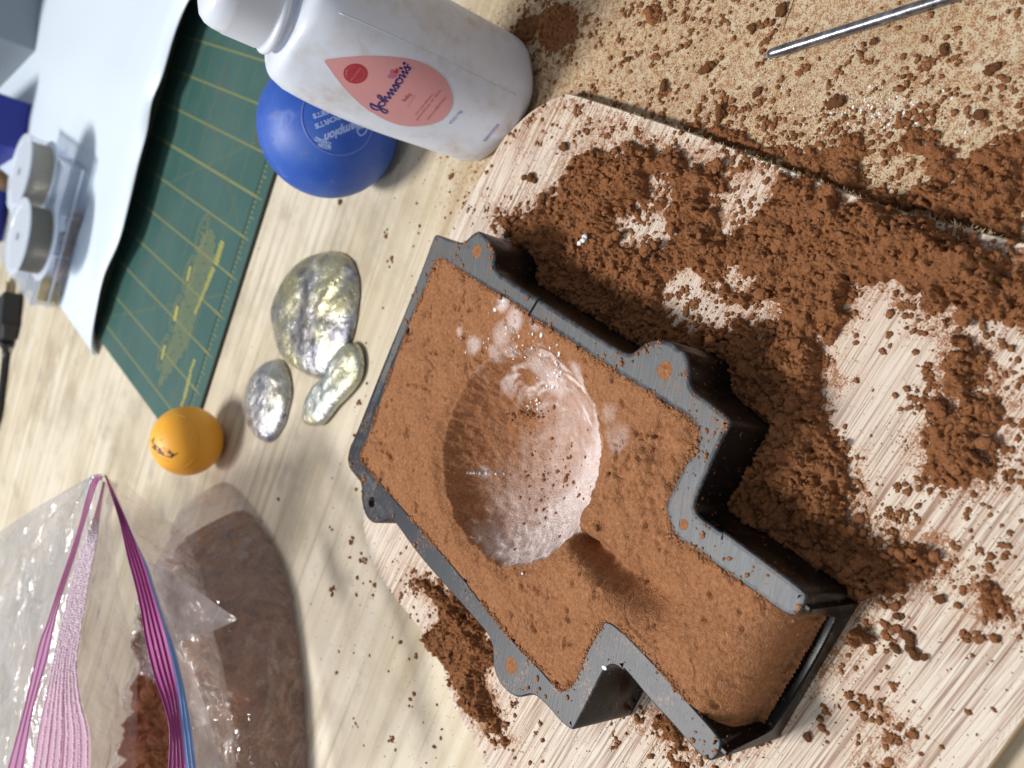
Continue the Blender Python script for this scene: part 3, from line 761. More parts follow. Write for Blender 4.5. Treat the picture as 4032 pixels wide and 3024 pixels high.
def crumbs():
    M_ = 220000
    X = RNG.uniform(-215, 260, M_); Y = RNG.uniform(40, 470, M_)
    B2 = psd(X, Y, BOARD); onb = B2 > 0.2
    mf = psd(X, Y, FOOT)
    db = np.full(X.shape, -1e3)
    for p in pos_board: db = np.maximum(db, psd(X, Y, p))
    dt = np.full(X.shape, -1e3)
    for p in pos_table: dt = np.maximum(dt, psd(X, Y, p))
    tip = sstep(70, 112, X) * sstep(175, 215, Y)
    d = np.where(onb, 0.035 + 0.95 * np.exp(np.clip(db, -1e3, 0) / 5.0) + 0.10 * np.exp(np.clip(db, -1e3, 0) / 22.0) + .12 * tip, 0)
    rx = sstep(35, 95, X) * sstep(300, 205, Y)
    d = np.where(~onb, 0.012 + 0.62 * rx * (0.45 + 0.55 * np.exp(np.clip(dt, -1e3, 0) / 14.0)) + 0.5 * np.exp(np.clip(dt, -1e3, 0) / 5), d)
    d += np.where(~onb, 0.035 * sstep(70, 8, np.abs(B2)) + .10 * sstep(40, 75, X) * sstep(250, 275, Y) * sstep(345, 300, Y), 0)
    d *= sstep(0.32, 0.62, fbm(X / 9, Y / 9, 4, 301)) * 1.2 + 0.15
    d *= 0.12 + 0.88 * sstep(440, 250, Y)
    d = np.where((mf > -0.3) | ((B2 > -0.8) & (B2 < .4)), 0, d)
    ok = RNG.random(M_) < d * 0.8
    X = X[ok]; Y = Y[ok]; onb = onb[ok]; n = len(X)
    r = 0.09 + 0.13 * RNG.random(n) + 0.7 * RNG.random(n) ** 9
    z = np.where(onb, BZ, 0.0)
    P = [np.c_[X, Y, z]]; R = [r]
    # clusters: a few touching bits
    big = np.flatnonzero((RNG.random(n) < .03))
    for k in big:
        m = RNG.integers(4, 14); sp = RNG.uniform(.5, 1.7)
        a = RNG.normal(0, sp, (m, 2)) * [1.3, .8]; t = RNG.random() * 3.14
        a = a @ np.array([[math.cos(t), -math.sin(t)], [math.sin(t), math.cos(t)]])
        q = np.c_[X[k] + a[:, 0], Y[k] + a[:, 1], np.full(m, z[k])]
        P.append(q); R.append(RNG.uniform(.18, .75, m) * (.6 + .4 * sp))
    P = np.vstack(P); R = np.concatenate(R)
    bb = psd(P[:, 0], P[:, 1], BOARD); P[:, 2] = np.where(bb > 0, BZ, 0)
    m = psd(P[:, 0], P[:, 1], FOOT) < -.4
    V, Fc = bits(P[m], R[m], (.4, .85), .2, .45)
    print('crumbs', m.sum(), len(Fc))
    o = build('sand_crumbs', V, Fc, M_LOOSE, None, (0, 200, 0), smooth=True)
    props(o, 'fine crumbs of red brown sand speckling the board and bench', None, None, 'stuff')
    # grains on the rim
    n = 6500
    k = RNG.integers(0, len(band), n); p = band[k] + RNG.normal(0, 2.2, (n, 2))
    ins = psd(p[:, 0], p[:, 1], FOOT) > 0.4
    ins &= psd(p[:, 0], p[:, 1], CAV_IN) < 1.2
    dens = sstep(0.44, 0.64, fbm(p[:, 0] / 9, p[:, 1] / 9, 3, 401)) * (.35 + .65 * sstep(-60, 0, p[:, 0])) + 0.07
    ins &= RNG.random(n) < dens
    p = p[ins]; n = len(p)
    r = 0.10 + 0.6 * RNG.random(n) ** 5
    V, Fc = bits(np.c_[p, np.full(n, TOP)], r, (.3, .6), .2, .5)
    o = build('rim_grains', V, Fc, M_SAND, None, (0, 200, TOP), smooth=True)
    props(o, 'stray sand grains lying on the mould rim', None, None, 'stuff')
    # sand lapping over the inner edge of the rim
    n = 9000; L = resample(CAV_IN, 3000, True); k = RNG.integers(0, 3000, n)
    p = L[k] + RNG.normal(0, .55, (n, 2)); w = fbm(p[:, 0] / 5, p[:, 1] / 5, 3, 411); m = RNG.random(n) < sstep(.35, .7, w)
    # not in the pouring mouth
    m &= ((p[:, 0] - eA[0]) * nrm[0] + (p[:, 1] - eA[1]) * nrm[1]) < -8
    p = p[m]; r = 0.12 + .35 * RNG.random(len(p)) ** 3
    V, Fc = bits(np.c_[p, np.full(len(p), TOP - .15)], r, (.4, .8), .2, .5)
    o = build('edge_grains', V, Fc, M_SAND, None, (0, 200, TOP), smooth=True)
    props(o, 'ragged sand grains along the inner edge of the mould rim', None, None, 'stuff')
crumbs()

# individual clods
def clod_mesh(seed):
    rng = np.random.default_rng(seed); bm = bmesh.new()
    for k in range(9):
        mt = Matrix.Translation(Vector((rng.normal(0, .42), rng.normal(0, .34), rng.normal(0, .2)))) @ Matrix.Diagonal(Vector((1, 1, .8, 1))) if k else Matrix.Diagonal(Vector((1.1, .9, .75, 1)))
        bmesh.ops.create_icosphere(bm, subdivisions=3, radius=rng.uniform(.38, .62) if k else .72, matrix=mt)
    for v in bm.verts:
        c = v.co.copy(); o3 = Vector((seed * 7.1, seed * 3.3, seed * 1.7))
        a = mn.fractal(c * 2.2 + o3, 1.0, 2.1, 3) * 0.20
        v.co = c * (1 + a) + Vector((mn.noise(c * 9 + o3), mn.noise(c * 9 - o3), mn.noise(c * 9 + o3 * 2))) * 0.07
    me = bpy.data.meshes.new('sand_clod'); bm.to_mesh(me); bm.free()
    me.polygons.foreach_set('use_smooth', np.ones(len(me.polygons), bool))
    me.materials.append(M_LOOSE); return me
CL = [clod_mesh(k + 3) for k in range(7)]
clod_named = [
    (1150, 385, 2.6, 1, 'uneven brown clod on the board just left of the strewn sand, near the talc bottle'),
    (1172, 437, 2.6, 1, 'brown clod on the board above the far lug of the mould'),
    (1222, 318, 2.2, 1, 'brown clod on the rounded board corner, highest clod on the board'),
    (1195, 412, 1.6, 1, 'little clod between two bigger clods left of the strewn sand'),
    (1905, 1255, 1.7, 1, 'small clod on bare board just beyond the pouring mouth of the mould'),
    (1940, 1330, 1.2, 1, 'tiny clod above a cluster of three clods on bare board'),
    (1965, 1375, 1.7, 1, 'upper clod of the cluster of three on bare board'),
    (1978, 1413, 1.7, 1, 'lower right clod of the cluster of three on bare board'),
    (1935, 1398, 1.2, 1, 'lower left clod of the cluster of three on bare board'),
    (2030, 1295, 1.5, 1, 'lone clod on bare board halfway to the flat sand cake'),
    (1745, 1590, 1.3, 1, 'small clod right of the mould foot near the lower photo edge'),
    (1480, 1655, 1.4, 1, 'clod cut by the lower photo edge under the triangular mould notch'),
    (1810, 225, 2.2, 0, 'clod on the bench below the scriber, right of a pair of clods'),
    (1435, 190, 2.3, 0, 'clod on the bench halfway between bottle and scriber tip'),
    (1355, 130, 1.6, 0, 'clod on the bench right of the bottle base, first from it'),
    (1530, 150, 2.2, 0, 'crumbly clod on the bench left of the scriber tip'),
    (1690, 22, 2.2, 0, 'clod on the bench above the scriber shaft near the photo edge'),
    (1625, 62, 1.8, 0, 'small clod by the dark hair on the bench'),
    (2120, 250, 1.9, 0, 'clod on the bench at far right under the scriber'),
    (2150, 150, 1.7, 0, 'clod on the bench nearest the right photo edge'),
    (1640, 200, 1.5, 0, 'little clod on the bench just under the scriber tip'),
    (1560, 250, 2.3, 0, 'clod on the bench close to the sawn board edge'),
    (2040, 110, 1.6, 0, 'small clod on the bench right of the scriber shaft'),
    (1890, 90, 1.4, 0, 'small clod touching the underside of the scriber shaft'),
    (736, 437, 1.6, 0, 'dark clod on the bench under the blue rubber ball'),
    (602, 1078, 1.1, 0, 'lone crumb on bare bench between zip bag and mould'),
    (848, 773, 0.0, 0, ''),
]
k = 0
for x, y, r, onbd, lab in clod_named:
    if r == 0: continue
    z = BZ if onbd else 0.0
    p = at(x * s_, y * s_, z)
    o = bpy.data.objects.new('sand_clod', CL[k % 7]); COL.objects.link(o)
    o.location = (p[0] * MM, p[1] * MM, (z + r * .42) * MM)
    o.scale = [r * MM * random.uniform(.8, 1.1), r * MM * random.uniform(.8, 1.1), r * MM * random.uniform(.7, .95)]
    o.rotation_euler = (random.uniform(-.3, .3), random.uniform(-.3, .3), random.uniform(0, 6.28))
    props(o, lab, 'sand clod', 'clods of moulding sand'); k += 1
# clods half sunk in the heaps, past telling apart
V = []; Fc = []; b = 0
for x, y, r in [(1360, 325, 2.0), (1455, 330, 1.6), (1405, 545, 3.4), (1330, 520, 2.8), (1460, 500, 2.2), (1500, 545, 2.6), (1625, 590, 2.6), (1590, 560, 2.5), (1700, 520, 3.3), (1760, 590, 3.0), (1680, 470, 2.6), (1740, 700, 3.2), (1690, 760, 2.6), (1650, 640, 2.5), (1880, 560, 3.6), (1940, 500, 3.8), (1990, 560, 3.4), (2050, 600, 3.2), (2110, 620, 3.4), (2090, 690, 2.6), (2130, 960, 2.4), (2060, 1000, 2.7), (2030, 880, 2.3), (1560, 1040, 3.0), (1600, 1000, 2.8), (1650, 1075, 2.6), (1030, 1400, 2.6), (990, 1300, 2.4), (1000, 1460, 2.2), (1850, 1250, 2.2), (1960, 1200, 2.4), (1835, 1150, 2.0), (1800, 420, 2.8), (1830, 470, 2.8), (1720, 430, 2.4), (1650, 540, 2.6), (1560, 360, 2.2), (1500, 400, 2.4), (1240, 470, 2.6), (1280, 500, 2.4), (1180, 500, 2.4), (1250, 380, 2.0)]:
    p = at(x * s_, y * s_, BZ); me = CL[k % 7]; k += 1
    co = np.empty(len(me.vertices) * 3); me.vertices.foreach_get('co', co); co = co.reshape(-1, 3)
    a = random.uniform(0, 6.28); Rz = np.array([[math.cos(a), -math.sin(a), 0], [math.sin(a), math.cos(a), 0], [0, 0, 1]])
    V.append(co @ Rz.T * r * [.95, .95, .85] + [p[0], p[1], BZ + 2.0 + r * .25])
    fi = np.empty(len(me.polygons) * 3, int); me.polygons.foreach_get('vertices', fi); Fc.append(fi.reshape(-1, 3) + b); b += len(co)
o = build('heap_clods', np.vstack(V), np.vstack(Fc), M_LOOSE, None, (0, 170, BZ), smooth=True)
props(o, 'lumps of sand half sunk in the strewn heaps', None, None, 'stuff')

# talc crumbs: white flakes
M_TALC = simple('talc', (0.82, 0.80, 0.80), 0.9)
tp = []
for _ in range(240):
    p = at((1880 + RNG.normal(0, 90)) * s_, (235 + RNG.normal(0, 28)) * s_, 0)
    tp.append((p, 0.12 + .32 * RNG.random() ** 4))
for _ in range(60):
    p = at((1600 + RNG.normal(0, 200)) * s_, (180 + RNG.normal(0, 80)) * s_, 0); tp.append((p, 0.12 + .3 * RNG.random() ** 4))
for x, y in ((1265, 522), (1270, 515), (1258, 527)):
    p = at(x * s_, y * s_, BZ + 3); p[2] = BZ + 4.5; tp.append((p, 1.0))
for cx, cy, sx, sy, n in ((1120, 740, 60, 30, 120), (1085, 655, 20, 10, 40), (1190, 800, 35, 35, 130), (1150, 870, 25, 20, 40), (1035, 740, 30, 20, 40), (1120, 1150, 40, 30, 6), (1030, 1022, 34, 1.5, 90), (1130, 1240, 1, 1, 2)):
    for _ in range(n):
        gx, gy = (cx + RNG.normal(0, sx * .6)) * s_, (cy + RNG.normal(0, sy * .6)) * s_
        p = drop_on_sand(gx, gy); p[2] += .1
        tp.append((p, 0.06 + 0.5 * RNG.random() ** 6))
V = []; Fc = []
for p, r in tp:
    b = len(V); V += list(IC0V * (1 + RNG.normal(0, .25, (len(IC0V), 1))) * r * [RNG.uniform(.8, 2.4), RNG.uniform(.8, 1.6), .35] + p); Fc += (IC0F + b).tolist()
o = build('talc_flakes', V, np.array(Fc), M_TALC, None, (0, 170, 0), smooth=True)
props(o, 'white flakes of talc scattered over sand and bench', None, None, 'stuff')
# darker sand crumbs fallen in the hollow
V = []; Fc = []
for _ in range(300):
    gx, gy = (1190 + RNG.normal(0, 55)) * s_, (1040 + RNG.normal(0, 65)) * s_
    if RNG.random() < .25: gx, gy = (1140 + RNG.normal(0, 25)) * s_, (895 + RNG.normal(0, 8)) * s_
    p = drop_on_sand(gx, gy); z = p[2]
    r = 0.16 + 0.8 * RNG.random() ** 5
    p[2] = z + r * .3; b = len(V)
    V += list(IC0V * (1 + RNG.normal(0, .25, (len(IC0V), 1))) * r * [1.2, 1, .8] + p); Fc += (IC0F + b).tolist()
o = build('hollow_crumbs', V, np.array(Fc), M_LOOSE, None, (-20, 190, 20), smooth=True)
props(o, 'small sand crumbs fallen into the round hollow', None, None, 'stuff')

# ------------------------------------------------------------------ ray helpers for print on curved things
def rays(px):
    px = np.asarray(px, float)
    d = np.c_[px - [2016.0, 1512.0], np.full(len(px), F)] @ W.T
    return d / np.linalg.norm(d, axis=1)[:, None]
CO = np.array([0, 0, HT])
def hit_sphere(px, c, r):
    d = rays(px); oc = CO - c; b = d @ oc; q = np.clip(b * b - (oc @ oc - r * r), 0, None)
    return CO + d * (-b - np.sqrt(q))[:, None]
def sphere_proj(c, R):
    def f(px, off):
        p = hit_sphere(px, c, R); n = (p - c) / np.linalg.norm(p - c, axis=1)[:, None]
        return p + n * off
    return f
def text_mesh(txt, shear=0.0, bold=0.0):
    cu = bpy.data.curves.new('t', 'FONT'); cu.body = txt; cu.size = 1.0; cu.shear = shear; cu.offset = bold; cu.resolution_u = 3
    ob = bpy.data.objects.new('t', cu); COL.objects.link(ob)
    dg = bpy.context.evaluated_depsgraph_get(); me = ob.evaluated_get(dg).to_mesh()
    V = np.array([v.co[:2] for v in me.vertices]); Fc = [list(p.vertices) for p in me.polygons]
    ob.evaluated_get(dg).to_mesh_clear(); bpy.data.objects.remove(ob); bpy.data.curves.remove(cu)
    return V, Fc
def text_px(txt, p0, p1, height, up, shear=0.0, bold=0.0):
    """glyphs laid between two pixels: baseline p0 -> p1, letter height in px along up"""
    V, Fc = text_mesh(txt, shear, bold)
    p0 = np.array(p0, float); p1 = np.array(p1, float); up = np.array(up, float); up /= np.linalg.norm(up)
    x = (V[:, 0] - V[:, 0].min()) / (V[:, 0].max() - V[:, 0].min()); y = V[:, 1] / 0.7
    return p0 + x[:, None] * (p1 - p0) + y[:, None] * up * height, Fc
def ribbon_px(path, w, per=5, closed=False, taper=False):
    P = catmull(path, per, closed)[:, :2]
    t = np.gradient(P, axis=0); t /= np.linalg.norm(t, axis=1)[:, None] + 1e-9
    n = np.c_[-t[:, 1], t[:, 0]]; V = np.vstack([P + n * w / 2, P - n * w / 2]); k = len(P)
    Fc = [[i, i + 1, k + i + 1, k + i] for i in range(k - 1)]
    # round ends
    for e in (0, k - 1):
        b = len(V); ring = [P[e] + w / 2 * np.array([math.cos(a), math.sin(a)]) for a in np.linspace(0, 6.283, 11)[:-1]]
        V = np.vstack([V, ring]); Fc.append(list(range(b, b + 10)))
    return V, Fc
def fan_px(outline, rings=8):
    P = np.asarray(outline, float); c = P.mean(0); n = len(P)
    V = [c]; Fc = []
    for r in range(1, rings + 1):
        V += list(c + (P - c) * r / rings)
    for k in range(n):
        k2 = (k + 1) % n; Fc.append([0, 1 + k, 1 + k2])
        for r in range(rings - 1): Fc.append([1 + r * n + k, 1 + (r + 1) * n + k, 1 + (r + 1) * n + k2, 1 + r * n + k2])
    return np.array(V), Fc
def ellipse_px(c, a, b, rot=0, n=40):
    t = np.linspace(0, 2 * math.pi, n + 1)[:-1]; x = a * np.cos(t); y = b * np.sin(t)
    return np.c_[c[0] + x * math.cos(rot) - y * math.sin(rot), c[1] + x * math.sin(rot) + y * math.cos(rot)]
def join_px(lst):
    V = []; Fc = []; b = 0
    for v, f in lst:
        V.append(v); Fc += [[i + b for i in q] for q in f]; b += len(v)
    return np.vstack(V), Fc
def decal(name, vf, proj, off, mat, parent):
    V, Fc = vf
    P = proj(V, off)
    o = build(name, P, Fc, mat, parent, smooth=True)
    # face the camera side
    bm = bmesh.new(); bm.from_mesh(o.data); bmesh.ops.recalc_face_normals(bm, faces=bm.faces); bm.to_mesh(o.data); bm.free()
    return o

def tube(path, radii, n=16, cap0=True, cap1=True):
    P = np.asarray(path, float); V = []; Fc = []
    t = np.gradient(P, axis=0); t /= np.linalg.norm(t, axis=1)[:, None] + 1e-9
    up = np.array([0, 0, 1.0])
    if abs(t[0] @ up) > .95: up = np.array([1.0, 0, 0])
    for k in range(len(P)):
        a = np.cross(t[k], up); a /= np.linalg.norm(a); b = np.cross(a, t[k])
        for i in range(n):
            an = 2 * math.pi * i / n; V.append(P[k] + radii[k] * (math.cos(an) * a + math.sin(an) * b))
    for k in range(len(P) - 1):
        for i in range(n):
            i2 = (i + 1) % n; Fc.append((k * n + i, k * n + i2, (k + 1) * n + i2, (k + 1) * n + i))
    if cap0: Fc.append(tuple(range(n - 1, -1, -1)))
    if cap1: Fc.append(tuple(range((len(P) - 1) * n, len(P) * n)))
    return V, Fc
# ------------------------------------------------------------------ talc bottle
QB = [114.62, 269.11, -1.112, -0.065, -0.124, 25.895, 22.459, 36.4, 65.34, -0.191]
cy_, sy_ = math.cos(QB[2]), math.sin(QB[2]); ca_, sa_ = math.cos(QB[3]), math.sin(QB[3]); cb_, sb_ = math.cos(QB[4]), math.sin(QB[4])
RB = np.array([[cy_, -sy_, 0], [sy_, cy_, 0], [0, 0, 1]]) @ np.array([[1, 0, 0], [0, ca_, -sa_], [0, sa_, ca_]]) @ np.array([[cb_, 0, sb_], [0, 1, 0], [-sb_, 0, cb_]])
OB = np.array([QB[0], QB[1], 0.0])
NB = 2.8
prof = [(0.0, 19.0, 15.5), (0.3, 21.5, 18.2), (1.5, 24.3, 21.0), (4, 25.5, 22.0), (8, 26.2, 22.45)]
for z in np.linspace(12, 36.4, 6): prof.append((z, 25.895 * (1 + .191 * z / 100), 22.459))
for a in np.linspace(4, 54, 11):
    th = math.radians(a); z = 36.4 + 65.34 * math.sin(th); k = 1 - (1 - 15 / 25.895) * (1 - math.cos(th))
    prof.append((z, 25.895 * k * (1 + .191 * z / 100), 22.459 * k))
zl, wl_, dl_ = prof[-1]
for t in np.linspace(0.2, 1, 6):
    a = t * math.pi / 2
    prof.append((zl + (94.0 - zl) * math.sin(a), 13.9 + (wl_ - 13.9) * math.cos(a) ** .8 if t < 1 else 13.9, 13.9 + (dl_ - 13.9) * math.cos(a) ** .8 if t < 1 else 13.9))
PZ = np.array([p[0] for p in prof]); PW = np.array([p[1] for p in prof]); PD = np.array([p[2] for p in prof])
def bottle_pt(L): return np.asarray(L) @ RB.T + OB
def bottle_implicit(p):
    L = (p - OB) @ RB
    w = np.interp(L[:, 2], PZ, PW); d = np.interp(L[:, 2], PZ, PD)
    return np.abs(L[:, 0] / w) ** NB + np.abs(L[:, 1] / d) ** NB - 1, L, w, d
def bottle_proj(px, off):
    d = rays(px); t0 = np.full(len(d), 150.0); 
    best = np.full(len(d), np.nan); prev = bottle_implicit(CO + d * 150.0)[0]
    lo = np.full(len(d), 150.0); hi = np.full(len(d), np.nan)
    for t in np.arange(153, 420, 3.0):
        g = bottle_implicit(CO + d * t)[0]; m = np.isnan(hi) & (g <= 0)
        hi = np.where(m, t, hi); lo = np.where(np.isnan(hi), t, lo)
    hi = np.where(np.isnan(hi), 300, hi)
    for _ in range(24):
        mid = (lo + hi) / 2; g = bottle_implicit(CO + d * mid[:, None])[0]
        lo = np.where(g > 0, mid, lo); hi = np.where(g > 0, hi, mid)
    p = CO + d * hi[:, None]
    g, L, w, dd = bottle_implicit(p)
    n = np.c_[np.sign(L[:, 0]) * np.abs(L[:, 0] / w) ** (NB - 1) / w, np.sign(L[:, 1]) * np.abs(L[:, 1] / dd) ** (NB - 1) / dd, np.zeros(len(L))]
    n /= np.linalg.norm(n, axis=1)[:, None]
    return bottle_pt(L + n * off)
def bottle_mat():
    q = NT('bottle_plastic')
    n = q.noise(60, 4, 0.6); n2 = q.noise(900, 2)
    c = q.mix(q.ramp(n, [(0.5, 0.0), (0.75, 0.4)]), (0.64, 0.70, 0.82), (0.60, 0.58, 0.56))
    c = q.mix(q.ramp(n2, [(0.74, 0.0), (0.78, 0.5)]), c, (0.35, 0.3, 0.28))
    sm_ = q.math('MULTIPLY', q.ramp(q.noise(42, 5, .65, q.mapping(loc=(.5, .1, .3))), [(0.46, 0.0), (0.68, 0.8)]), q.ramp(q.noise(260, 4, .7), [(0.35, 0.15), (0.65, 1.0)]))
    c = q.mix(sm_, c, (0.46, 0.37, 0.29))
    return q.done(q.pbr(c, 0.34, 0, None, **{'Subsurface Weight': 0.12, 'Subsurface Radius': (0.004, 0.004, 0.005), 'Subsurface Scale': 1.0}))
M_BOT = bottle_mat()
bottle = thing('talc_bottle', (114.62, 269.11, 0), 'white plastic talc bottle with pink drop label and flip cap', 'bottle')
nt_ = 72; V = []
for z, w, d in prof:
    t = np.linspace(0, 2 * math.pi, nt_ + 1)[:-1]
    nn = NB if z < 86 else NB + (2.0 - NB) * min(1, (z - 86) / 8)
    V += list(np.c_[np.sign(np.cos(t)) * np.abs(np.cos(t)) ** (2 / nn) * w, np.sign(np.sin(t)) * np.abs(np.sin(t)) ** (2 / nn) * d, np.full(nt_, z)])
np_ = len(prof)
# neck
for z, r in ((95.5, 13.6), (99, 13.6)):
    t = np.linspace(0, 2 * math.pi, nt_ + 1)[:-1]; V += list(np.c_[np.cos(t) * r, np.sin(t) * r, np.full(nt_, z)]); np_ += 1
Fc = []
for r in range(np_ - 1):
    for k in range(nt_):
        k2 = (k + 1) % nt_; Fc.append((r * nt_ + k, r * nt_ + k2, (r + 1) * nt_ + k2, (r + 1) * nt_ + k))
Fc.append(tuple(range(nt_ - 1, -1, -1)))
build('body', bottle_pt(np.array(V)), Fc, M_BOT, bottle, smooth=True)
sm_pts = []  # faint vertical seam
for z in np.linspace(10, 84, 40):
    w = np.interp(z, PZ, PW); d = np.interp(z, PZ, PD); a = math.radians(-38)
    c1, s1 = math.cos(a), math.sin(a); sm_pts.append([abs(c1) ** (2 / NB) * w + .02, -abs(s1) ** (2 / NB) * d, z])
v, f = tube(bottle_pt(np.array(sm_pts)), [.22] * 40, 8); build('mould_seam', v, f, M_BOT, bottle, smooth=True)
def cap():
    prof2 = [(96.7, 15.0), (96.9, 15.7), (97.6, 15.9), (98.6, 15.8), (99.2, 15.2), (99.4, 14.7), (100.4, 14.6)]
    V = []; n = 120
    t = np.linspace(0, 2 * math.pi, n + 1)[:-1]
    ribs = [(101, 1), (112.5, 1)]
    rows = [(z, r, 0) for z, r in prof2] + [(101.2, 14.6, 1), (112.5, 14.3, 1), (113.3, 14.3, 0), (116.0, 14.0, 0), (118.5, 13.2, 0), (120.4, 11.6, 0), (121.5, 9.0, 0), (121.9, 5.0, 0), (122, 0.4, 0)]
    for z, r, rib in rows:
        rr = r + (0.26 * np.where(np.arange(n) % 2 == 0, 1, -1) if rib else 0)
        V += list(np.c_[np.cos(t) * rr, np.sin(t) * rr, np.full(n, z)])
    Fc = []
    for r in range(len(rows) - 1):
        for k in range(n):
            k2 = (k + 1) % n; Fc.append((r * n + k, r * n + k2, (r + 1) * n + k2, (r + 1) * n + k))
    Fc.append(tuple(range(n - 1, -1, -1)))
    build('cap', bottle_pt(np.array(V)), Fc, simple('cap_plastic', (0.66, 0.71, 0.82), 0.28), bottle, smooth=True)
cap()
def zc(pts, sc, ox, oy): return [(ox + x * sc, oy + y * sc) for x, y in pts]
drop = zc([(112, 320), (135, 298), (200, 285), (400, 262), (600, 247), (800, 240), (1000, 244), (1200, 258), (1450, 290), (1650, 345), (1850, 450), (2000, 580), (2090, 720), (2135, 880), (2135, 1000), (2090, 1120), (2000, 1230), (1880, 1300), (1700, 1345), (1500, 1357), (1300, 1335), (1100, 1265), (900, 1160), (750, 1060), (600, 930), (450, 780), (320, 620), (200, 455), (130, 360)], .2486, 1250, 160)
M_PINK = simple('label_pink', (0.60, 0.285, 0.30), 0.4)
lab = decal('drop_label', fan_px(catmull(drop, 3)[:, :2], 10), bottle_proj, 0.10, M_PINK, bottle)
lab['label'] = 'pink drop shaped printed label'
M_NAVY = simple('print_navy', (0.022, 0.014, 0.16), 0.45); M_RED = simple('print_red', (0.36, 0.025, 0.04), 0.45)
M_RED2 = simple('print_red_text', (0.44, 0.07, 0.08), 0.45); M_MAUVE = simple('print_mauve', (0.42, 0.13, 0.20), 0.45)
M_LINEW = simple('print_pale', (0.66, 0.40, 0.40), 0.5); M_BLUE = simple('print_blue', (0.07, 0.09, 0.38), 0.45); M_BADGE = simple('print_badge_text', (0.55, 0.20, 0.23), 0.45)
LG = lambda p: zc(p, .1386, 1440, 230)
strokes = [
    [(130, 1265), (200, 1305), (300, 1350), (400, 1388), (500, 1430), (590, 1470), (612, 1505), (575, 1545), (500, 1522), (440, 1470), (395, 1440), (330, 1455), (230, 1430), (160, 1380), (130, 1310), (135, 1270)],
    [(350, 1300), (380, 1240), (450, 1208), (520, 1225), (548, 1280), (510, 1330), (430, 1345), (370, 1325), (355, 1290), (400, 1235)],
    [(470, 1205), (490, 1190), (400, 1130), (345, 1085), (332, 1050), (370, 1030), (430, 1070), (475, 1135), (540, 1180), (625, 1217)],
    [(600, 1205), (550, 1130), (528, 1078), (560, 1080), (630, 1105), (705, 1125), (660, 1040), (618, 972), (630, 955), (700, 985), (785, 1022), (740, 945), (690, 880), (700, 862), (780, 890), (862, 922), (825, 845), (775, 775), (762, 748), (850, 745), (925, 765), (938, 800), (895, 840)],
    [(850, 715), (845, 640), (880, 580), (950, 552), (1020, 580), (1038, 640), (1000, 695), (930, 708), (870, 680), (855, 630), (900, 600)],
    [(960, 552), (958, 490), (965, 455), (1040, 490), (1122, 530), (1080, 450), (1035, 385), (1028, 350), (1100, 380), (1190, 425), (1150, 335), (1105, 260), (1090, 238), (1180, 235), (1255, 258), (1258, 300), (1215, 325)],
    [(1190, 165), (1185, 230)],
    [(975, 255), (1000, 275), (1035, 295)],
]
logo = [ribbon_px(LG(s), 5.6) for s in strokes]
logo += [fan_px(LG(ellipse_px((985, 268), 42, 34)), 2), fan_px(LG(ellipse_px((1088, 135), 46, 46)), 2), fan_px(LG(ellipse_px((1090, 145), 1, 1)), 1)]
logo += [ribbon_px(LG([(135, 1270), (200, 1308), (300, 1352), (420, 1398)]), 7.0), ribbon_px(LG([(765, 752), (850, 752), (920, 775)]), 7.5), ribbon_px(LG([(1090, 240), (1180, 242), (1250, 270)]), 7.5)]
decal('logo_script', join_px(logo), bottle_proj, 0.22, M_NAVY, bottle)
heart_p = LG([(620, 500), (640, 455), (690, 430), (680, 370), (700, 320), (750, 300), (800, 330), (860, 400), (900, 470), (850, 530), (760, 568), (680, 560), (635, 535)])
decal('heart_print', fan_px(catmull(heart_p, 3)[:, :2], 3), bottle_proj, 0.17, M_MAUVE, bottle)
heart_r = LG([(780, 370), (815, 335), (845, 325), (845, 285), (870, 268), (905, 300), (920, 360), (915, 410), (850, 415), (795, 395)])
decal('heart_print', fan_px(catmull(heart_r, 3)[:, :2], 3), bottle_proj, 0.24, simple('print_heart', (0.42, 0.03, 0.05), .45), bottle)
badge_o = zc(ellipse_px((990, 805), 790, 655, 0.05, 48), .0603, 1340, 240)
decal('badge', fan_px(badge_o, 5), bottle_proj, 0.17, M_RED, bottle)
UPB = (-0.93, -0.37)
bt = [text_px('MILDNESS', zc([(745, 1290)], .0603, 1340, 240)[0], zc([(1400, 440)], .0603, 1340, 240)[0], 8.5, UPB)]
def arc_text(txt, c, rx, ry, a0, a1, h, out):
    r = []
    for k, ch in enumerate(txt):
        a = a0 + (a1 - a0) * k / (len(txt) - 1); p = np.array([c[0] + rx * math.cos(a), c[1] + ry * math.sin(a)])
        tg = np.array([-rx * math.sin(a), ry * math.cos(a)]) * (1 if a1 > a0 else -1); tg /= np.linalg.norm(tg)
        nr = np.array([math.cos(a), math.sin(a)]) * out
        r.append(text_px(ch, p - tg * h * .35, p + tg * h * .35, h, nr))
    return r
cb2 = zc([(990, 805)], .0603, 1340, 240)[0]
bt += arc_text('CLINICALLY', cb2, 34, 27, math.radians(155), math.radians(262), 6.5, 1)
bt += arc_text('PROVEN', cb2, 38, 31, math.radians(75), math.radians(-25), 6.5, -1)
decal('badge_text', join_px(bt), bottle_proj, 0.26, M_BADGE, bottle)
q3 = lambda x, y: zc([(x, y)], .104, 1560, 330)[0]
tx = [text_px('baby', q3(330, 660), q3(590, 370), 17, UPB, 0, .01),
      text_px('no parabens,', q3(760, 1160), q3(1420, 370), 8.5, UPB),
      text_px('phthalates or dyes', q3(800, 1370), q3(1690, 240), 8.5, UPB),
      text_px('Johnson&Johnson', q3(1200, 1370), q3(1890, 500), 9, UPB, .3)]
decal('label_text', join_px(tx), bottle_proj, 0.2, M_RED2, bottle)
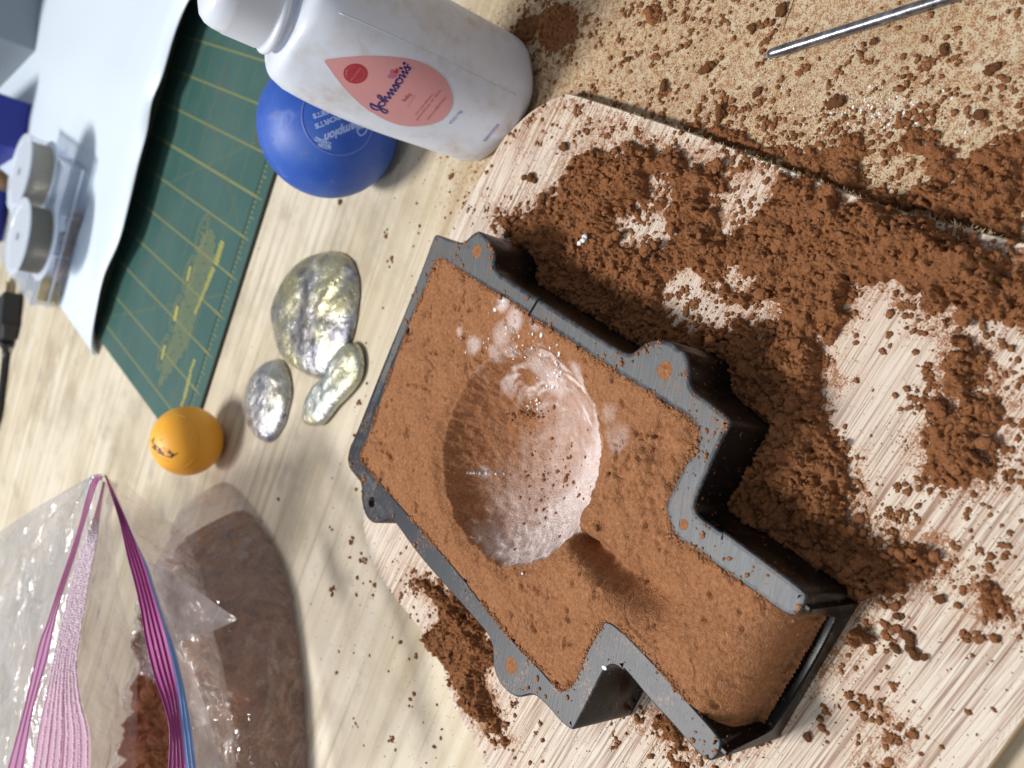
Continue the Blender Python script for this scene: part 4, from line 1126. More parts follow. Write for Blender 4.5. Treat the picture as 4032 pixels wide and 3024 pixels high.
decal('faded_text', join_px([text_px('powder', q3(450, 860), q3(720, 430), 13, UPB)]), bottle_proj, 0.2, simple('print_faded', (0.60, 0.33, 0.33), 0.5), bottle)
q4 = lambda x, y: zc([(x, y)], .1808, 1750, 350)[0]
decal('weight_text', join_px([text_px('4OZ(113g)', q4(140, 770), q4(385, 480), 12, UPB)]), bottle_proj, 0.15, M_BLUE, bottle)
decal('code_text', join_px([text_px('30042929', q4(890, 1150), q4(1205, 780), 11.5, UPB)]), bottle_proj, 0.15, M_BLUE, bottle)

# ------------------------------------------------------------------ blue rubber ball
def uv_sphere(c, r, nu=64, nv=40, bump_fn=None):
    V = []; Fc = []
    for j in range(nv + 1):
        th = math.pi * j / nv
        for i in range(nu):
            ph = 2 * math.pi * i / nu; V.append((math.sin(th) * math.cos(ph), math.sin(th) * math.sin(ph), math.cos(th)))
    V = np.array(V); Vw = V * r + np.asarray(c)
    for j in range(nv):
        for i in range(nu):
            i2 = (i + 1) % nu; Fc.append((j * nu + i, (j + 1) * nu + i, (j + 1) * nu + i2, j * nu + i2))
    return Vw, Fc
BC = np.array([101.85, 349.4, 31.95]); BR = 31.95
def blue_mat(name, dusty=1.0):
    q = NT(name)
    n = q.noise(38, 4, 0.6); n2 = q.noise(150, 3)
    c = q.mix(q.ramp(n, [(0.42, 0.0), (0.72, 0.35)]), (0.010, 0.075, 0.42), (0.10, 0.20, 0.52))
    c = q.mix(q.ramp(n2, [(0.70, 0.0), (0.74, 0.6)]), c, (0.26, 0.11, 0.05))
    c = q.mix(q.ramp(q.noise(70, 5, .7, q.mapping(loc=(.2, .3, .1))), [(0.58, 0.0), (0.72, 0.45)]), c, (0.20, 0.29, 0.60))
    return q.done(q.pbr(c, 0.5, 0, q.bump(n2, 0.0004, .2)))
ball = thing('rubber_ball', (BC[0], BC[1], 0), 'dusty royal blue solid rubber ball half behind the talc bottle', 'ball')
v, f = uv_sphere(BC, BR, 96, 60); build('ball_body', v, f, blue_mat('blue_rubber'), ball, smooth=True)
bpj = sphere_proj(BC, BR)
M_BLT = simple('ball_emboss', (0.34, 0.45, 0.78), 0.6)
cn = hit_sphere([(1337, 462)], BC, BR)[0]; cn = (cn - BC) / BR
e1 = np.cross(cn, [0, 0, 1]); e1 /= np.linalg.norm(e1); e2 = np.cross(cn, e1)
V = []; Fc = []; n = 90; al = math.radians(28.5)
for k in range(n):
    a = 2 * math.pi * k / n; u = cn * math.cos(al) + (e1 * math.cos(a) + e2 * math.sin(a)) * math.sin(al)
    tq = (e1 * math.cos(a) + e2 * math.sin(a)) * math.cos(al) - cn * math.sin(al)
    for b in range(6):
        an = 2 * math.pi * b / 6; V.append(BC + u * (BR + 0.30 * math.sin(an)) + tq * 0.42 * math.cos(an))
for k in range(n):
    for b in range(6): Fc.append((k * 6 + b, ((k + 1) % n) * 6 + b, ((k + 1) % n) * 6 + (b + 1) % 6, k * 6 + (b + 1) % 6))
build('raised_ring', V, Fc, simple('ring_blue', (0.09, 0.16, 0.52), 0.5), ball, smooth=True)
qb = lambda x, y: zc([(x, y)], .205, 1150, 320)[0]
UPN = (0.25, 0.97)
bl = [text_px('Champion', qb(1430, 690), qb(600, 1030), 34, UPN, 0.35, .035),
      ribbon_px([qb(1440, 820), qb(1420, 960), qb(1330, 1040), qb(1260, 980), qb(1240, 860), qb(1270, 760)], 5),
      text_px('SPORTS', qb(1000, 600), qb(430, 830), 19, UPN, 0, .04), text_px('MEETS', qb(800, 500), qb(390, 640), 18, UPN, 0, .04),
      text_px('STANDARD', qb(760, 1180), qb(450, 1060), 16, (-.35, .93), 0, .04), text_px('NOCSAE', qb(760, 1250), qb(510, 1190), 14, (-.35, .93), 0, .04)]
decal('embossed_text', join_px(bl), bpj, 0.12, M_BLT, ball)

# ------------------------------------------------------------------ orange table tennis ball
OC = np.array([-65.42, 468.35, 20.0])
pp = thing('table_tennis_ball', (OC[0], OC[1], 0), 'orange table tennis ball printed with black script beside the plastic bag', 'ball')
def orange_mat():
    q = NT('orange_celluloid')
    return q.done(q.pbr((1.0, 0.46, 0.04), 0.5, 0, None, **{'Subsurface Weight': 0.3, 'Subsurface Radius': (0.012, 0.007, 0.002), 'Subsurface Scale': 1.0}))
v, f = uv_sphere(OC, 20.0, 80, 50); build('ball_body', v, f, orange_mat(), pp, smooth=True)
# seam ring
sn = hit_sphere([(660, 1745)], OC, 20)[0] - OC; sn /= 20; sn = sn * 0.94 + np.array([0, 0, .1]); sn /= np.linalg.norm(sn)
e1 = np.cross(sn, [0, 0, 1]); e1 /= np.linalg.norm(e1); e2 = np.cross(sn, e1); V = []; Fc = []; n = 80; al = math.radians(52)
for k in range(n):
    a = 2 * math.pi * k / n
    u = sn * math.cos(al) + (e1 * math.cos(a) + e2 * math.sin(a)) * math.sin(al); tq = (e1 * math.cos(a) + e2 * math.sin(a)) * math.cos(al) - sn * math.sin(al)
    for b in range(6): an = 2 * math.pi * b / 6; V.append(OC + u * (20.0 + 0.03 * math.sin(an)) + tq * 0.5 * math.cos(an))
for k in range(n):
    for b in range(6): Fc.append((k * 6 + b, ((k + 1) % n) * 6 + b, ((k + 1) % n) * 6 + (b + 1) % 6, k * 6 + (b + 1) % 6))
build('seam', V, Fc, simple('seam_orange', (0.93, 0.42, 0.05), 0.5), pp, smooth=True)
opj = sphere_proj(OC, 20.0)
qo = lambda x, y: zc([(x, y)], .0964, 560, 1700)[0]
arc = catmull([qo(300, 330), qo(300, 480), qo(420, 640), (qo(650, 840)), qo(880, 950), qo(1200, 1060)], 12, False)[:, :2]
def path_text(txt, path, height, upv, shear=0, bold=0):
    V, Fc = text_mesh(txt, shear, bold); x = (V[:, 0] - V[:, 0].min()) / (V[:, 0].max() - V[:, 0].min()); y = V[:, 1] / .7
    R = resample(path, 200); i = x * 199; b = np.c_[np.interp(i, range(200), R[:, 0]), np.interp(i, range(200), R[:, 1])]
    up = np.asarray(upv, float); up /= np.linalg.norm(up)
    return b + y[:, None] * up * height, Fc
inkb = simple('ball_ink', (0.035, 0.025, 0.02), 0.6)
decal('script_print', join_px([path_text('Fr', catmull([qo(300, 330), qo(310, 450), qo(370, 570)], 10, False)[:, :2], 22, (0.75, -0.65), 0.2, .07), path_text('anklin', catmull([qo(400, 610), qo(540, 760), qo(740, 895), qo(960, 985), qo(1260, 1070)], 12, False)[:, :2], 25, (0.35, -0.95), 0.25, .075), ribbon_px([qo(1290, 980), qo(1400, 900), qo(1450, 880)], 5)]), opj, 0.05, inkb, pp)
decal('star_print', fan_px([qo(770 + 62 * (1 if k % 2 == 0 else .45) * math.cos(k * .628), 345 + 62 * (1 if k % 2 == 0 else .45) * math.sin(k * .628)) for k in range(10)], 1), opj, 0.05, simple('ball_ink_faint', (0.42, 0.17, 0.03), .6), pp)
decal('faint_print', join_px([path_text('table tennis', catmull([qo(400, 870), qo(600, 1000), qo(800, 1130), qo(1080, 1230)], 10, False)[:, :2], 7, (.35, -.95))]), opj, 0.05, simple('ball_ink_pale', (0.62, 0.27, 0.05), .6), pp)

# ------------------------------------------------------------------ pearly shells
def shell_mat(name, tint, gold, blue):
    q = NT(name)
    a = q.noise(70, 6, 0.7, None, 0.8); b = q.noise(190, 5, 0.65, None, 0.5); c_ = q.noise(36, 4, .6)
    c = q.ramp(a, [(0.33, (0.10, 0.10, 0.12)), (0.44, tint), (0.56, tuple(.38 + .4 * x for x in tint)), (0.70, (0.86, 0.87, 0.85))])
    c = q.mix(q.ramp(c_, [(0.45, 0.0), (0.62, gold)]), c, (0.62, 0.56, 0.26))
    c = q.mix(q.ramp(q.noise(24, 3, .5, q.mapping(loc=(.3, .1, .2))), [(0.5, 0.0), (0.66, blue)]), c, (0.42, 0.48, 0.66))
    c = q.mix(q.ramp(b, [(0.66, 0.0), (0.74, 0.7)]), c, (0.22, 0.12, 0.07))
    nb = q.bump(b, 0.0012, 0.7); nb = q.bump(a, 0.0022, 0.55, nb)
    return q.done(q.pbr(c, q.ramp(b, [(0.35, 0.16), (0.65, 0.40)]), 0.8, nb))
def shell(name, outline, z, H, mat, label, ridges=(), cat='shell', zb=0.0, pw=3.0):
    P = catmull([at(x, y, z)[:2] for x, y in outline], 5)[:, :2]
    lo = P.min(0) - 1; hi = P.max(0) + 1
    n = len(P); c = P.mean(0); V = []; Fc = []; R = 26
    sdc = None
    for r in range(R + 1):
        k = r / R; q = c + (P - c) * k
        e = 1 - k
        h = H * (1 - k ** pw) ** 0.5
        hh = np.full(n, h)
        for (a, b, w, amp) in ridges:
            a2 = at(*a, z + H * .6)[:2]; b2 = at(*b, z + H * .6)[:2]; ee = b2 - a2
            t = np.clip(((q - a2) @ ee) / (ee @ ee), 0, 1); dd = np.linalg.norm(q - a2 - t[:, None] * ee, axis=1)
            hh = hh + amp * np.exp(-(dd / w) ** 2) * (k < .97)
        nz = (fbm(q[:, 0] / 7, q[:, 1] / 7, 3, 77) - .5) * 1.2 * (k < .95)
        V += list(np.c_[q, zb + 0.8 + hh + nz])
    V = np.array(V); V[:n] = V[:n].mean(0)
    for r in range(R):
        for k in range(n):
            k2 = (k + 1) % n; Fc.append((r * n + k, (r + 1) * n + k, (r + 1) * n + k2, r * n + k2))
    b0 = len(V); V = np.vstack([V, np.c_[c + (P - c) * 0.96, np.full(n, zb)]])
    for k in range(n):
        k2 = (k + 1) % n; Fc.append((R * n + k, b0 + k, b0 + k2, R * n + k2))
    Fc.append(tuple(range(b0, b0 + n)))
    o = build(name, V, Fc, mat, None, (c[0], c[1], zb), smooth=True); recalc(o)
    return props(o, label, cat)
big = zc([(560, 1100), (585, 880), (700, 620), (860, 380), (1060, 215), (1270, 140), (1450, 130), (1600, 165), (1720, 280), (1800, 500), (1812, 750), (1785, 1000), (1745, 1250), (1690, 1440), (1590, 1600)], .2712, 900, 950) + zc([(1440, 420), (1360, 530), (1240, 585), (1080, 540), (900, 440), (750, 310), (640, 120)], .2712, 900, 1330)
shell('pearl_shell', big, 4.5, 7.5, shell_mat('pearl_big', (0.25, 0.235, 0.24), 0.7, 0.25), 'largest domed oval pearly shell with a raised fold and golden patches', [((1330, 1040), (1258, 1210), 2.5, 1.6), ((1345, 1080), (1352, 1220), 6, -1.5), ((1230, 1020), (1200, 1300), 4, 1.0)])
small = zc([(200, 900), (240, 700), (350, 480), (500, 345), (640, 300), (740, 340), (812, 480), (850, 680), (850, 850), (805, 1050), (750, 1250), (640, 1430), (540, 1512), (450, 1502), (360, 1440), (265, 1300), (212, 1100)], .2712, 900, 1330)
shell('pearl_shell', small, 3.5, 6.0, shell_mat('pearl_small', (0.42, 0.42, 0.46), 0.3, 0.45), 'small pointed oval pearly grey shell nearest the orange ball', [((1025, 1470), (1085, 1500), 2.0, 1.2), ((1060, 1465), (1092, 1560), 2.0, 1.2)])
mus = zc([(1530, 210), (1600, 105), (1690, 60), (1780, 62), (1860, 165), (1892, 350), (1862, 550), (1775, 710), (1650, 855), (1500, 1010), (1385, 1160), (1280, 1262), (1150, 1272), (1045, 1245), (1015, 1150), (1040, 1000), (1120, 820), (1240, 660), (1390, 520), (1460, 400), (1490, 290)], .2712, 900, 1330)
shell('pearl_shell', mus, 5, 5.0, shell_mat('pearl_pale', (0.50, 0.54, 0.52), 0.55, 0.4), 'long curved pale green pearly shell touching the largest shell', [], zb=1.2, pw=4)

# ------------------------------------------------------------------ steel scriber
def steel_mat():
    q = NT('worn_steel')
    n = q.noise(300, 4, 0.6); g = q.noise(90, 3)
    c = q.ramp(n, [(0.3, (0.10, 0.10, 0.115)), (0.6, (0.33, 0.33, 0.37)), (0.8, (0.5, 0.5, 0.54))])
    c = q.mix(q.ramp(g, [(0.55, 0), (0.7, .6)]), c, (0.15, 0.12, 0.10))
    return q.done(q.pbr(c, 0.3, 0.9, q.bump(n, 0.0003, .4)))
r0 = at(3003, 222, 1.8); r1 = at(3705, 0, 1.8); dr = (r1 - r0) / np.linalg.norm(r1 - r0)
scr = thing('steel_scriber', (r0 + r1) / 2 * [1, 1, 0], 'steel scriber with chisel ground tip lying on the sandy bench', 'scriber')
path = [r0 + dr * 2.2, r0 + dr * 3.2] + [r0 + dr * x for x in np.linspace(6, 150, 24)]
v, f = tube(path, [1.25, 1.5] + [1.6] * 24, 20); build('shaft', v, f, steel_mat(), scr, smooth=True)
# ground tip: wedge
sv = np.array([-dr[1], dr[0], 0]); zz = np.array([0, 0, 1.0]); b = r0 + dr * 2.3
V = [b + sv * 1.25, b + zz * 1.25 * .9, b - sv * 1.25, b - zz * 1.2, r0 + sv * .25 - zz * .9, r0 - sv * .25 - zz * .9, r0 + dr * .9 + zz * .1]
Fc = [(0, 1, 6, 4), (1, 2, 5, 6), (2, 3, 5), (3, 0, 4, 5), (4, 6, 5), (0, 3, 2, 1)]
recalc(build('ground_tip', V, Fc, simple('ground_steel', (0.5, 0.51, 0.53), 0.38, .8), scr))
for nm, pts_, w in (('hair', [(3130, -20), (3115, 30), (3098, 70), (3083, 120)], 0.09),):
    V, Fc = tube([at(x, y, .25) for x, y in pts_], [w] * 4, 6); o = build('dark_hair', V, Fc, simple('hair', (0.05, 0.02, 0.015), .6), None, at(3100, 50, 0), smooth=True); props(o, 'short dark hair lying on the bench left of the scriber tip', 'hair')

# ------------------------------------------------------------------ green cutting mat
MO = np.array([83.7, 476.3]); MI_ = np.array([.279, .960]); MJ = np.array([-.960, .279])
def mp(i, j, z=2.5): p = MO + MI_ * i + MJ * j; return [p[0], p[1], z]
def mat_mat():
    q = NT('mat_green')
    n = q.noise(14, 4, .6); n2 = q.noise(60, 3)
    c = q.mix(q.ramp(n, [(0.4, 0.0), (0.7, 0.8)]), (0.034, 0.098, 0.088), (0.060, 0.125, 0.112))
    c = q.mix(q.ramp(n2, [(0.62, 0.0), (0.72, 0.4)]), c, (0.10, 0.09, 0.07))
    g = q.noise(1.0, 2, .5, q.mapping((16, 60, 1), (0, 0, .8)))
    c = q.mix(q.ramp(g, [(0.66, 0), (0.75, .5)]), c, (0.13, 0.065, 0.045))
    return q.done(q.pbr(c, 0.42, 0, q.bump(q.noise(1500, 2), .0002, .3)))
cmat = thing('cutting_mat', [*(MO + MI_ * 100), 0], 'worn green cutting mat with yellow inch grid and ruler edge', 'cutting mat')
poly = [mp(-14.8, -420)[:2], mp(-14.8, 167)[:2], mp(205, 167)[:2], mp(205, -420)[:2]]
o = slab('mat_sheet', resample(poly, 60, True) if False else np.array(poly), 0.0, 2.5, mat_mat(), simple('mat_edge', (0.03, 0.035, 0.03), .6), cmat, ch=.2)
V = []; Fc = []
def strip(i0, j0, i1, j1, w, z=2.53):
    a = np.array([i0, j0], float); b = np.array([i1, j1], float); d = b - a; d /= np.linalg.norm(d); n = np.array([-d[1], d[0]]) * w / 2
    k = len(V)
    for p in (a + n, b + n, b - n, a - n): V.append(mp(p[0], p[1], z))
    Fc.append((k, k + 1, k + 2, k + 3))
for k in range(-16, 7): strip(0, 25.4 * k, 203, 25.4 * k, 1.7 if k in (0, -6, -12) else 1.1)
strip(0, -410, 0, 25.4 * 6 + 3, 0.9, 2.545)
for k in range(-130, 50):
    j = 25.4 / 8 * k; L = 9 if k % 8 == 0 else (6.5 if k % 4 == 0 else 3.6)
    strip(-1.5 - (0 if k % 8 else 2), j, -1.5 - L, j, 0.8, 2.56)
    if k % 8 == 0: strip(5, j, -4, j, 1.6, 2.565)
M_YELD = simple('mat_yellow_faint', (0.115, 0.15, 0.085), .5)
o = None
V_main, F_main = list(V), list(Fc)
V = []; Fc = []
for k in range(0, 8): strip(25.4 * k, -410, 25.4 * k, 25.4 * 6 + 3, 0.8, 2.545)
for a in (-6, -2, 2):  # faint diagonals
    strip(0, 25.4 * (a + 3), 200, 25.4 * (a + 3) - 200 * .577, 0.55, 2.575)
    strip(0, 25.4 * (a + .5), 200, 25.4 * (a + .5) + 200 * .45 if a < 0 else 25.4 * 6, 0.55, 2.58)
o = build('printed_grid', V, Fc, M_YELD, cmat); recalc(o)
V, Fc = V_main, F_main
M_YEL = simple('mat_yellow', (0.20, 0.205, 0.075), .5)
o = build('printed_grid', V, Fc, M_YEL, cmat); recalc(o)
# printed panel: rows of small print, four oval ornaments and bright title blocks
V = []; Fc = []
for rI, (i0, j0, j1) in enumerate([(30, 46, 112), (34, 40, 120), (38, 36, 128), (42, 34, 134), (46, 34, 140), (50, 36, 146), (54, 40, 148)]):
    j = j0
    while j < j1:
        L = random.uniform(8, 22); strip(i0, j, i0, min(j + L, j1), 1.7, 2.585); j += L + 1.0
for t in range(4):
    cI, cJ = 58 + 1.5 * t, 40 + 29 * t
    for r in (9.5, 7.5):
        for k in range(20):
            a0 = 2 * math.pi * k / 20; a1 = 2 * math.pi * (k + 1) / 20
            strip(cI + r * .8 * math.cos(a0), cJ + r * 1.35 * math.sin(a0), cI + r * .8 * math.cos(a1), cJ + r * 1.35 * math.sin(a1), .7, 2.59)
    for dd in (-5, 0, 5): strip(cI - 4 + abs(dd) * .4, cJ + dd, cI + 4 - abs(dd) * .4, cJ + dd * .6, 0.8, 2.592)
o = build('printed_panel', V, Fc, simple('mat_yellow_dim', (0.20, 0.21, 0.09), .5), cmat); recalc(o); o['kind'] = 'stuff'
V = []; Fc = []
for t in (1, 2, 3):
    cI, cJ = 58 + 1.5 * t, 40 + 29 * t
    strip(cI + 1, cJ - 5, cI - 1, cJ + 5, 5 if t == 2 else 3.6, 2.60)
for i0, j0, i1, j1, w in ((24, 36, 24, 52, 8), (25, 54, 28, 70, 6), (28, 70, 32, 88, 4), (12, 112, 13, 122, 4), (12, 122, 10, 138, 5), (10, 138, 12, 154, 3.5)):
    k = 0; d = np.array([i1 - i0, j1 - j0], float); L = np.linalg.norm(d); n_ = int(L / 2.2)
    for q in range(n_): a = np.array([i0, j0]) + d * q / n_; b = a + d / n_ * .72; strip(a[0], a[1], b[0], b[1], w * random.uniform(.75, 1.0), 2.605)
o = build('printed_title', V, Fc, simple('mat_yellow_bright', (0.36, 0.34, 0.08), .5), cmat); recalc(o); o['kind'] = 'stuff'

# ------------------------------------------------------------------ white plastic sheet over the mat
edge = [(900, -260), (830, -120), (745, 0), (690, 130), (640, 300), (600, 400), (580, 520), (545, 650), (510, 800), (470, 950), (410, 1090), (375, 1250), (362, 1340), (363, 1396)]
ez = [21, 21, 21, 21, 20.5, 20, 20, 19.5, 19, 18, 16, 13, 9, 5]
EP = resample(catmull([at(x, y, z) for (x, y), z in zip(edge, ez)], 6, False), 90)
back = [(-20 + 40 * 0, 0)]
tipP = EP[-1]
BPb = resample(np.array([[900, 1150, 3], [600, 1350, 3], [300, 1400, 3], [120, 1150, 3], [20, 900, 2], tipP + [-1, 1, 0]]), 90)
V = []; nv = 26
for k in range(90):
    for t in range(nv + 1):
        u = t / nv; p = EP[k] * (1 - u) + BPb[k] * u
        fall = (1 - sstep(0, 0.30, u)) * (EP[k][2]) + sstep(0, .3, u) * 2.2
        p = p.copy(); p[2] = fall + (fbm(np.array([p[0] / 60]), np.array([p[1] / 180]), 2, 5)[0] - .5) * 4 * sstep(0, .1, u) * (1 - sstep(.8, 1, u))
        p[2] = max(p[2], 1.2)
        V.append(p)
V = np.array(V); fq = grid_faces(90, nv + 1)
o = build('white_sheet', V, fq, simple('white_plastic', (0.68, 0.77, 0.87), 0.45), None, (150, 800, 0), smooth=True)
props(o, 'large curled white plastic sheet overhanging the green cutting mat', 'sheet')
sm = o.modifiers.new('thick', 'SOLIDIFY'); sm.thickness = 0.8 * MM; sm.offset = -1

# ------------------------------------------------------------------ clear organiser box with spools
def clear_mat(name, tint=(0.8, 0.85, 0.92), haze=0.25, rough=0.1):
    q = NT(name)
    tr = q.n('BsdfTransparent', {'Color': (*[min(1, .9 + .1 * t) for t in tint], 1)}).outputs[0]
    pr = q.pbr(tint, rough, 0)
    fr = q.n('LayerWeight', {'Blend': 0.35}).outputs['Facing']
    f = q.math('ADD', q.math('MULTIPLY', fr, 0.16), haze, clamp=True)
    return q.done(q.n('MixShader', {0: f, 1: tr, 2: pr}).outputs[0])
M_CLEAR = clear_mat('clear_plastic', (0.62, 0.68, 0.78), 0.09); M_CLEAR2 = clear_mat('clear_rib', (0.74, 0.80, 0.9), 0.55)
bx0 = np.array([114.8, 790.0]); bxL = np.array([-5.5, 823.5]); ex = (bxL - bx0); LX = np.linalg.norm(ex); ex /= LX; ey = np.array([-ex[1], ex[0]])
if ey[1] < 0: ey = -ey
def bp(a, b, z): p = bx0 + ex * a + ey * b; return [p[0], p[1], z]
organ = thing('organiser_box', (50, 880, 0), 'clear plastic compartment box of beads behind the cutting mat', 'box')
def bbox(name, a0, a1, b0, b1, z0, z1, mat, parent):
    v = [bp(a, b, z) for z in (z0, z1) for b in (b0, b1) for a in (a0, a1)]
    return recalc(build(name, v, [(0, 2, 3, 1), (4, 5, 7, 6), (0, 1, 5, 4), (2, 6, 7, 3), (0, 4, 6, 2), (1, 3, 7, 5)], mat, parent))
DZ = 2.6; BH = 24.0; DB = 150
bbox('wall', 0, LX, 0, 1.2, DZ, DZ + BH, M_CLEAR, organ); bbox('wall', 0, LX, DB - 1.2, DB, DZ, DZ + BH, M_CLEAR, organ)
bbox('wall', 0, 1.2, 1.3, DB - 1.3, DZ, DZ + BH, M_CLEAR, organ); bbox('wall', LX - 1.2, LX, 1.3, DB - 1.3, DZ, DZ + BH, M_CLEAR, organ)
bbox('base', 1.3, LX - 1.3, 1.3, DB - 1.3, DZ, DZ + 1.0, M_CLEAR, organ)
bbox('lid', -1, LX + 1, -1, DB + 1, DZ + BH + .1, DZ + BH + 1.6, M_CLEAR, organ)
for a in (LX * .33, LX * .62): bbox('divider', a, a + 1, 1.3, DB - 1.3, DZ + 1.1, DZ + BH - 1, M_CLEAR2, organ)
for b in (38, 76, 112): bbox('divider', 1.3, LX - 1.3, b, b + 1, DZ + 1.1, DZ + BH - 1.2, M_CLEAR2, organ)
bbox('lid_rim', -1.2, LX + 1.2, -1.6, -.6, DZ + BH - 3, DZ + BH + 1.7, M_CLEAR2, organ); bbox('lid_rim', -1.2, LX + 1.2, -.4, .6, DZ + 10, DZ + 11.5, M_CLEAR2, organ)
bbox('lid_rim', -1.7, -.7, -1, DB + 1, DZ + BH - 3, DZ + BH + 1.7, M_CLEAR2, organ)
def beads(name, a0, a1, b0, b1, zt, mat, n, r, label):
    V = []; Fc = []
    for _ in range(n):
        a = random.uniform(a0, a1); b = random.uniform(b0, b1); z = DZ + 1.5 + random.random() * zt * (0.4 + .6 * random.random())
        k = len(V); V += list(IC0V * r * random.uniform(.7, 1.2) + np.array(bp(a, b, z))); Fc += (IC0F + k).tolist()
    o = build(name, V, np.array(Fc), mat, None, bp((a0 + a1) / 2, (b0 + b1) / 2, DZ), smooth=False); props(o, label, 'beads', None, 'stuff')
beads('gold_beads', LX * .84, LX - 2, 2, 36, 19, simple('bead_gold', (0.62, 0.45, 0.12), 0.3, .7), 900, 1.1, 'gold beads filling the end compartment of the clear box')
beads('copper_beads', LX * .30, LX * .83, 2, 14, 11, simple('bead_copper', (0.50, 0.33, 0.24), 0.35, .5), 1400, 1.0, 'rose copper beads along the front compartments of the clear box')
M_SPF = clear_mat('spool_flange', (0.74, 0.81, 0.92), 0.5, .15)
def spool(cx, cy, z0, R, hh, wire, label):
    t = thing('wire_spool', (cx, cy, z0), label, 'spool', 'wire spools on the clear box')
    def disc(z, r, th, nm):
        n = 48; V = []; Fc = []
        rows = [(z, 4), (z, r - .8), (z + .3, r), (z + th - .3, r), (z + th, r - .8), (z + th, r * .80), (z + th - .5, r * .78), (z + th - .5, 4)]
        for zz, rr in rows:
            for k in range(n): a = 2 * math.pi * k / n; V.append((cx + rr * math.cos(a), cy + rr * math.sin(a), zz))
        for i in range(len(rows)):
            i2 = (i + 1) % len(rows)
            for k in range(n): k2 = (k + 1) % n; Fc.append((i * n + k, i * n + k2, i2 * n + k2, i2 * n + k))
        recalc(build(nm, V, Fc, M_SPF, t, smooth=False))
    disc(z0, R, 2, 'flange'); disc(z0 + hh - 2, R, 2, 'flange')
    # wound wire: stacked rings
    V = []; Fc = []; n = 48; m = 26
    for i in range(m + 1):
        zz = z0 + 2.1 + (hh - 4.2) * i / m; rr = R * (.84 if i % 2 else .825)
        for k in range(n): a = 2 * math.pi * k / n; V.append((cx + rr * math.cos(a), cy + rr * math.sin(a), zz))
    for i in range(m):
        for k in range(n): k2 = (k + 1) % n; Fc.append((i * n + k, i * n + k2, (i + 1) * n + k2, (i + 1) * n + k))
    recalc(build('wound_wire', V, Fc, wire, t))
ZS = DZ + BH + 1.8
p1 = at(72, 674, ZS + 22); p2_ = at(66, 913, ZS + 22)
wire_a = simple('wire_silver', (0.46, 0.44, 0.38), 0.35, .6); wire_b = simple('wire_grey', (0.22, 0.215, 0.19), 0.35, .6)
R1 = abs(at(72, 532, ZS + 22)[0] - at(72, 816, ZS + 22)[0]) / 2
spool(p1[0], p1[1], ZS, R1, 22, wire_a, 'clear spool of pale silver wire, farther from the black plug')
d2 = p2_ - p1; d2[2] = 0; need = 2 * R1 + .6
p2_ = p1 + d2 / np.linalg.norm(d2) * need if np.linalg.norm(d2) < need else p2_
spool(p2_[0], p2_[1], ZS, R1, 22, wire_b, 'clear spool of darker grey wire, nearer the black plug')

# ------------------------------------------------------------------ far clutter: blue boxes, grey bin, plug
def crate(name, pts, z0, h, mat, label, cat, lip=None):
    """four ground corners, near edge first"""
    t = thing(name, [*np.mean(np.array(pts), 0)[:2], z0], label, cat)
    P = np.array(pts)[:, :2]; c = P.mean(0); V = [[*p, z0] for p in P] + [[*(c + (p - c) * 1.03), z0 + h] for p in P] + [[*(c + (p - c) * .97), z0 + h] for p in P] + [[*(c + (p - c) * .94), z0 + 3] for p in P]
    Fc = [(3, 2, 1, 0)] + [(k, (k + 1) % 4, 4 + (k + 1) % 4, 4 + k) for k in range(4)] + [(4 + k, 4 + (k + 1) % 4, 8 + (k + 1) % 4, 8 + k) for k in range(4)] + [(8 + k, 8 + (k + 1) % 4, 12 + (k + 1) % 4, 12 + k) for k in range(4)] + [(12, 13, 14, 15)]
    o = recalc(build('box_shell', V, Fc, mat, t)); bevel(o, 1.5)
    if lip is not None:
        V = [];
        for z, kk in ((z0 + h * .86, 1.05), (z0 + h + 1, 1.05)):
            V += [[*(c + (p - c) * kk), z] for p in P]
        for z, kk in ((z0 + h * .86, 1.0), (z0 + h + 1, 1.0)):
            V += [[*(c + (p - c) * kk), z] for p in P]
        Fc = []
        for k in range(4):
            k2 = (k + 1) % 4; Fc += [(k, k2, 4 + k2, 4 + k), (8 + k, 12 + k, 12 + k2, 8 + k2), (4 + k, 4 + k2, 12 + k2, 12 + k), (k, 8 + k, 8 + k2, k2)]
        recalc(build('rim', V, Fc, lip, t))
    return t
M_DBLUE = simple('deep_blue_plastic', (0.003, 0.012, 0.22), 0.55); M_GREYP = simple('grey_plastic', (0.19, 0.225, 0.26), 0.5); M_PALE = simple('pale_plastic', (0.50, 0.56, 0.64), 0.4)
A = at(128, 590, 0); Bq = at(95, 590, 0)
crate('blue_box', [at(108, 598, 0)[:2], at(138, 415, 0)[:2], at(138, 415, 0)[:2] + [-20, 210], at(108, 598, 0)[:2] + [-20, 210]], 0, 60, M_DBLUE, 'dark blue plastic box at the far edge above the spools', 'box')
crate('blue_box', [at(20, 950, 0)[:2], at(38, 760, 0)[:2], at(38, 760, 0)[:2] + [-10, 160], at(20, 950, 0)[:2] + [-10, 160]], 0, 30, M_DBLUE, 'low dark blue box behind the grey wire spool', 'box')
crate('grey_bin', [at(150, 205, 0)[:2], at(185, -30, 0)[:2], at(185, -30, 0)[:2] + [-30, 220], at(150, 205, 0)[:2] + [-30, 220]], 2, 120, M_GREYP, 'grey plastic bin standing on the white sheet', 'bin', M_PALE)
# brown wooden stick behind the spools
v, f = tube([at(-20, 690, 30), at(22, 720, 26)], [9, 8], 14); o = build('wooden_handle', v, f, simple('brown_wood', (0.16, 0.09, 0.045), .6), None, at(0, 700, 0), smooth=True); props(o, 'brown wooden handle end poking in behind the spools', 'handle')
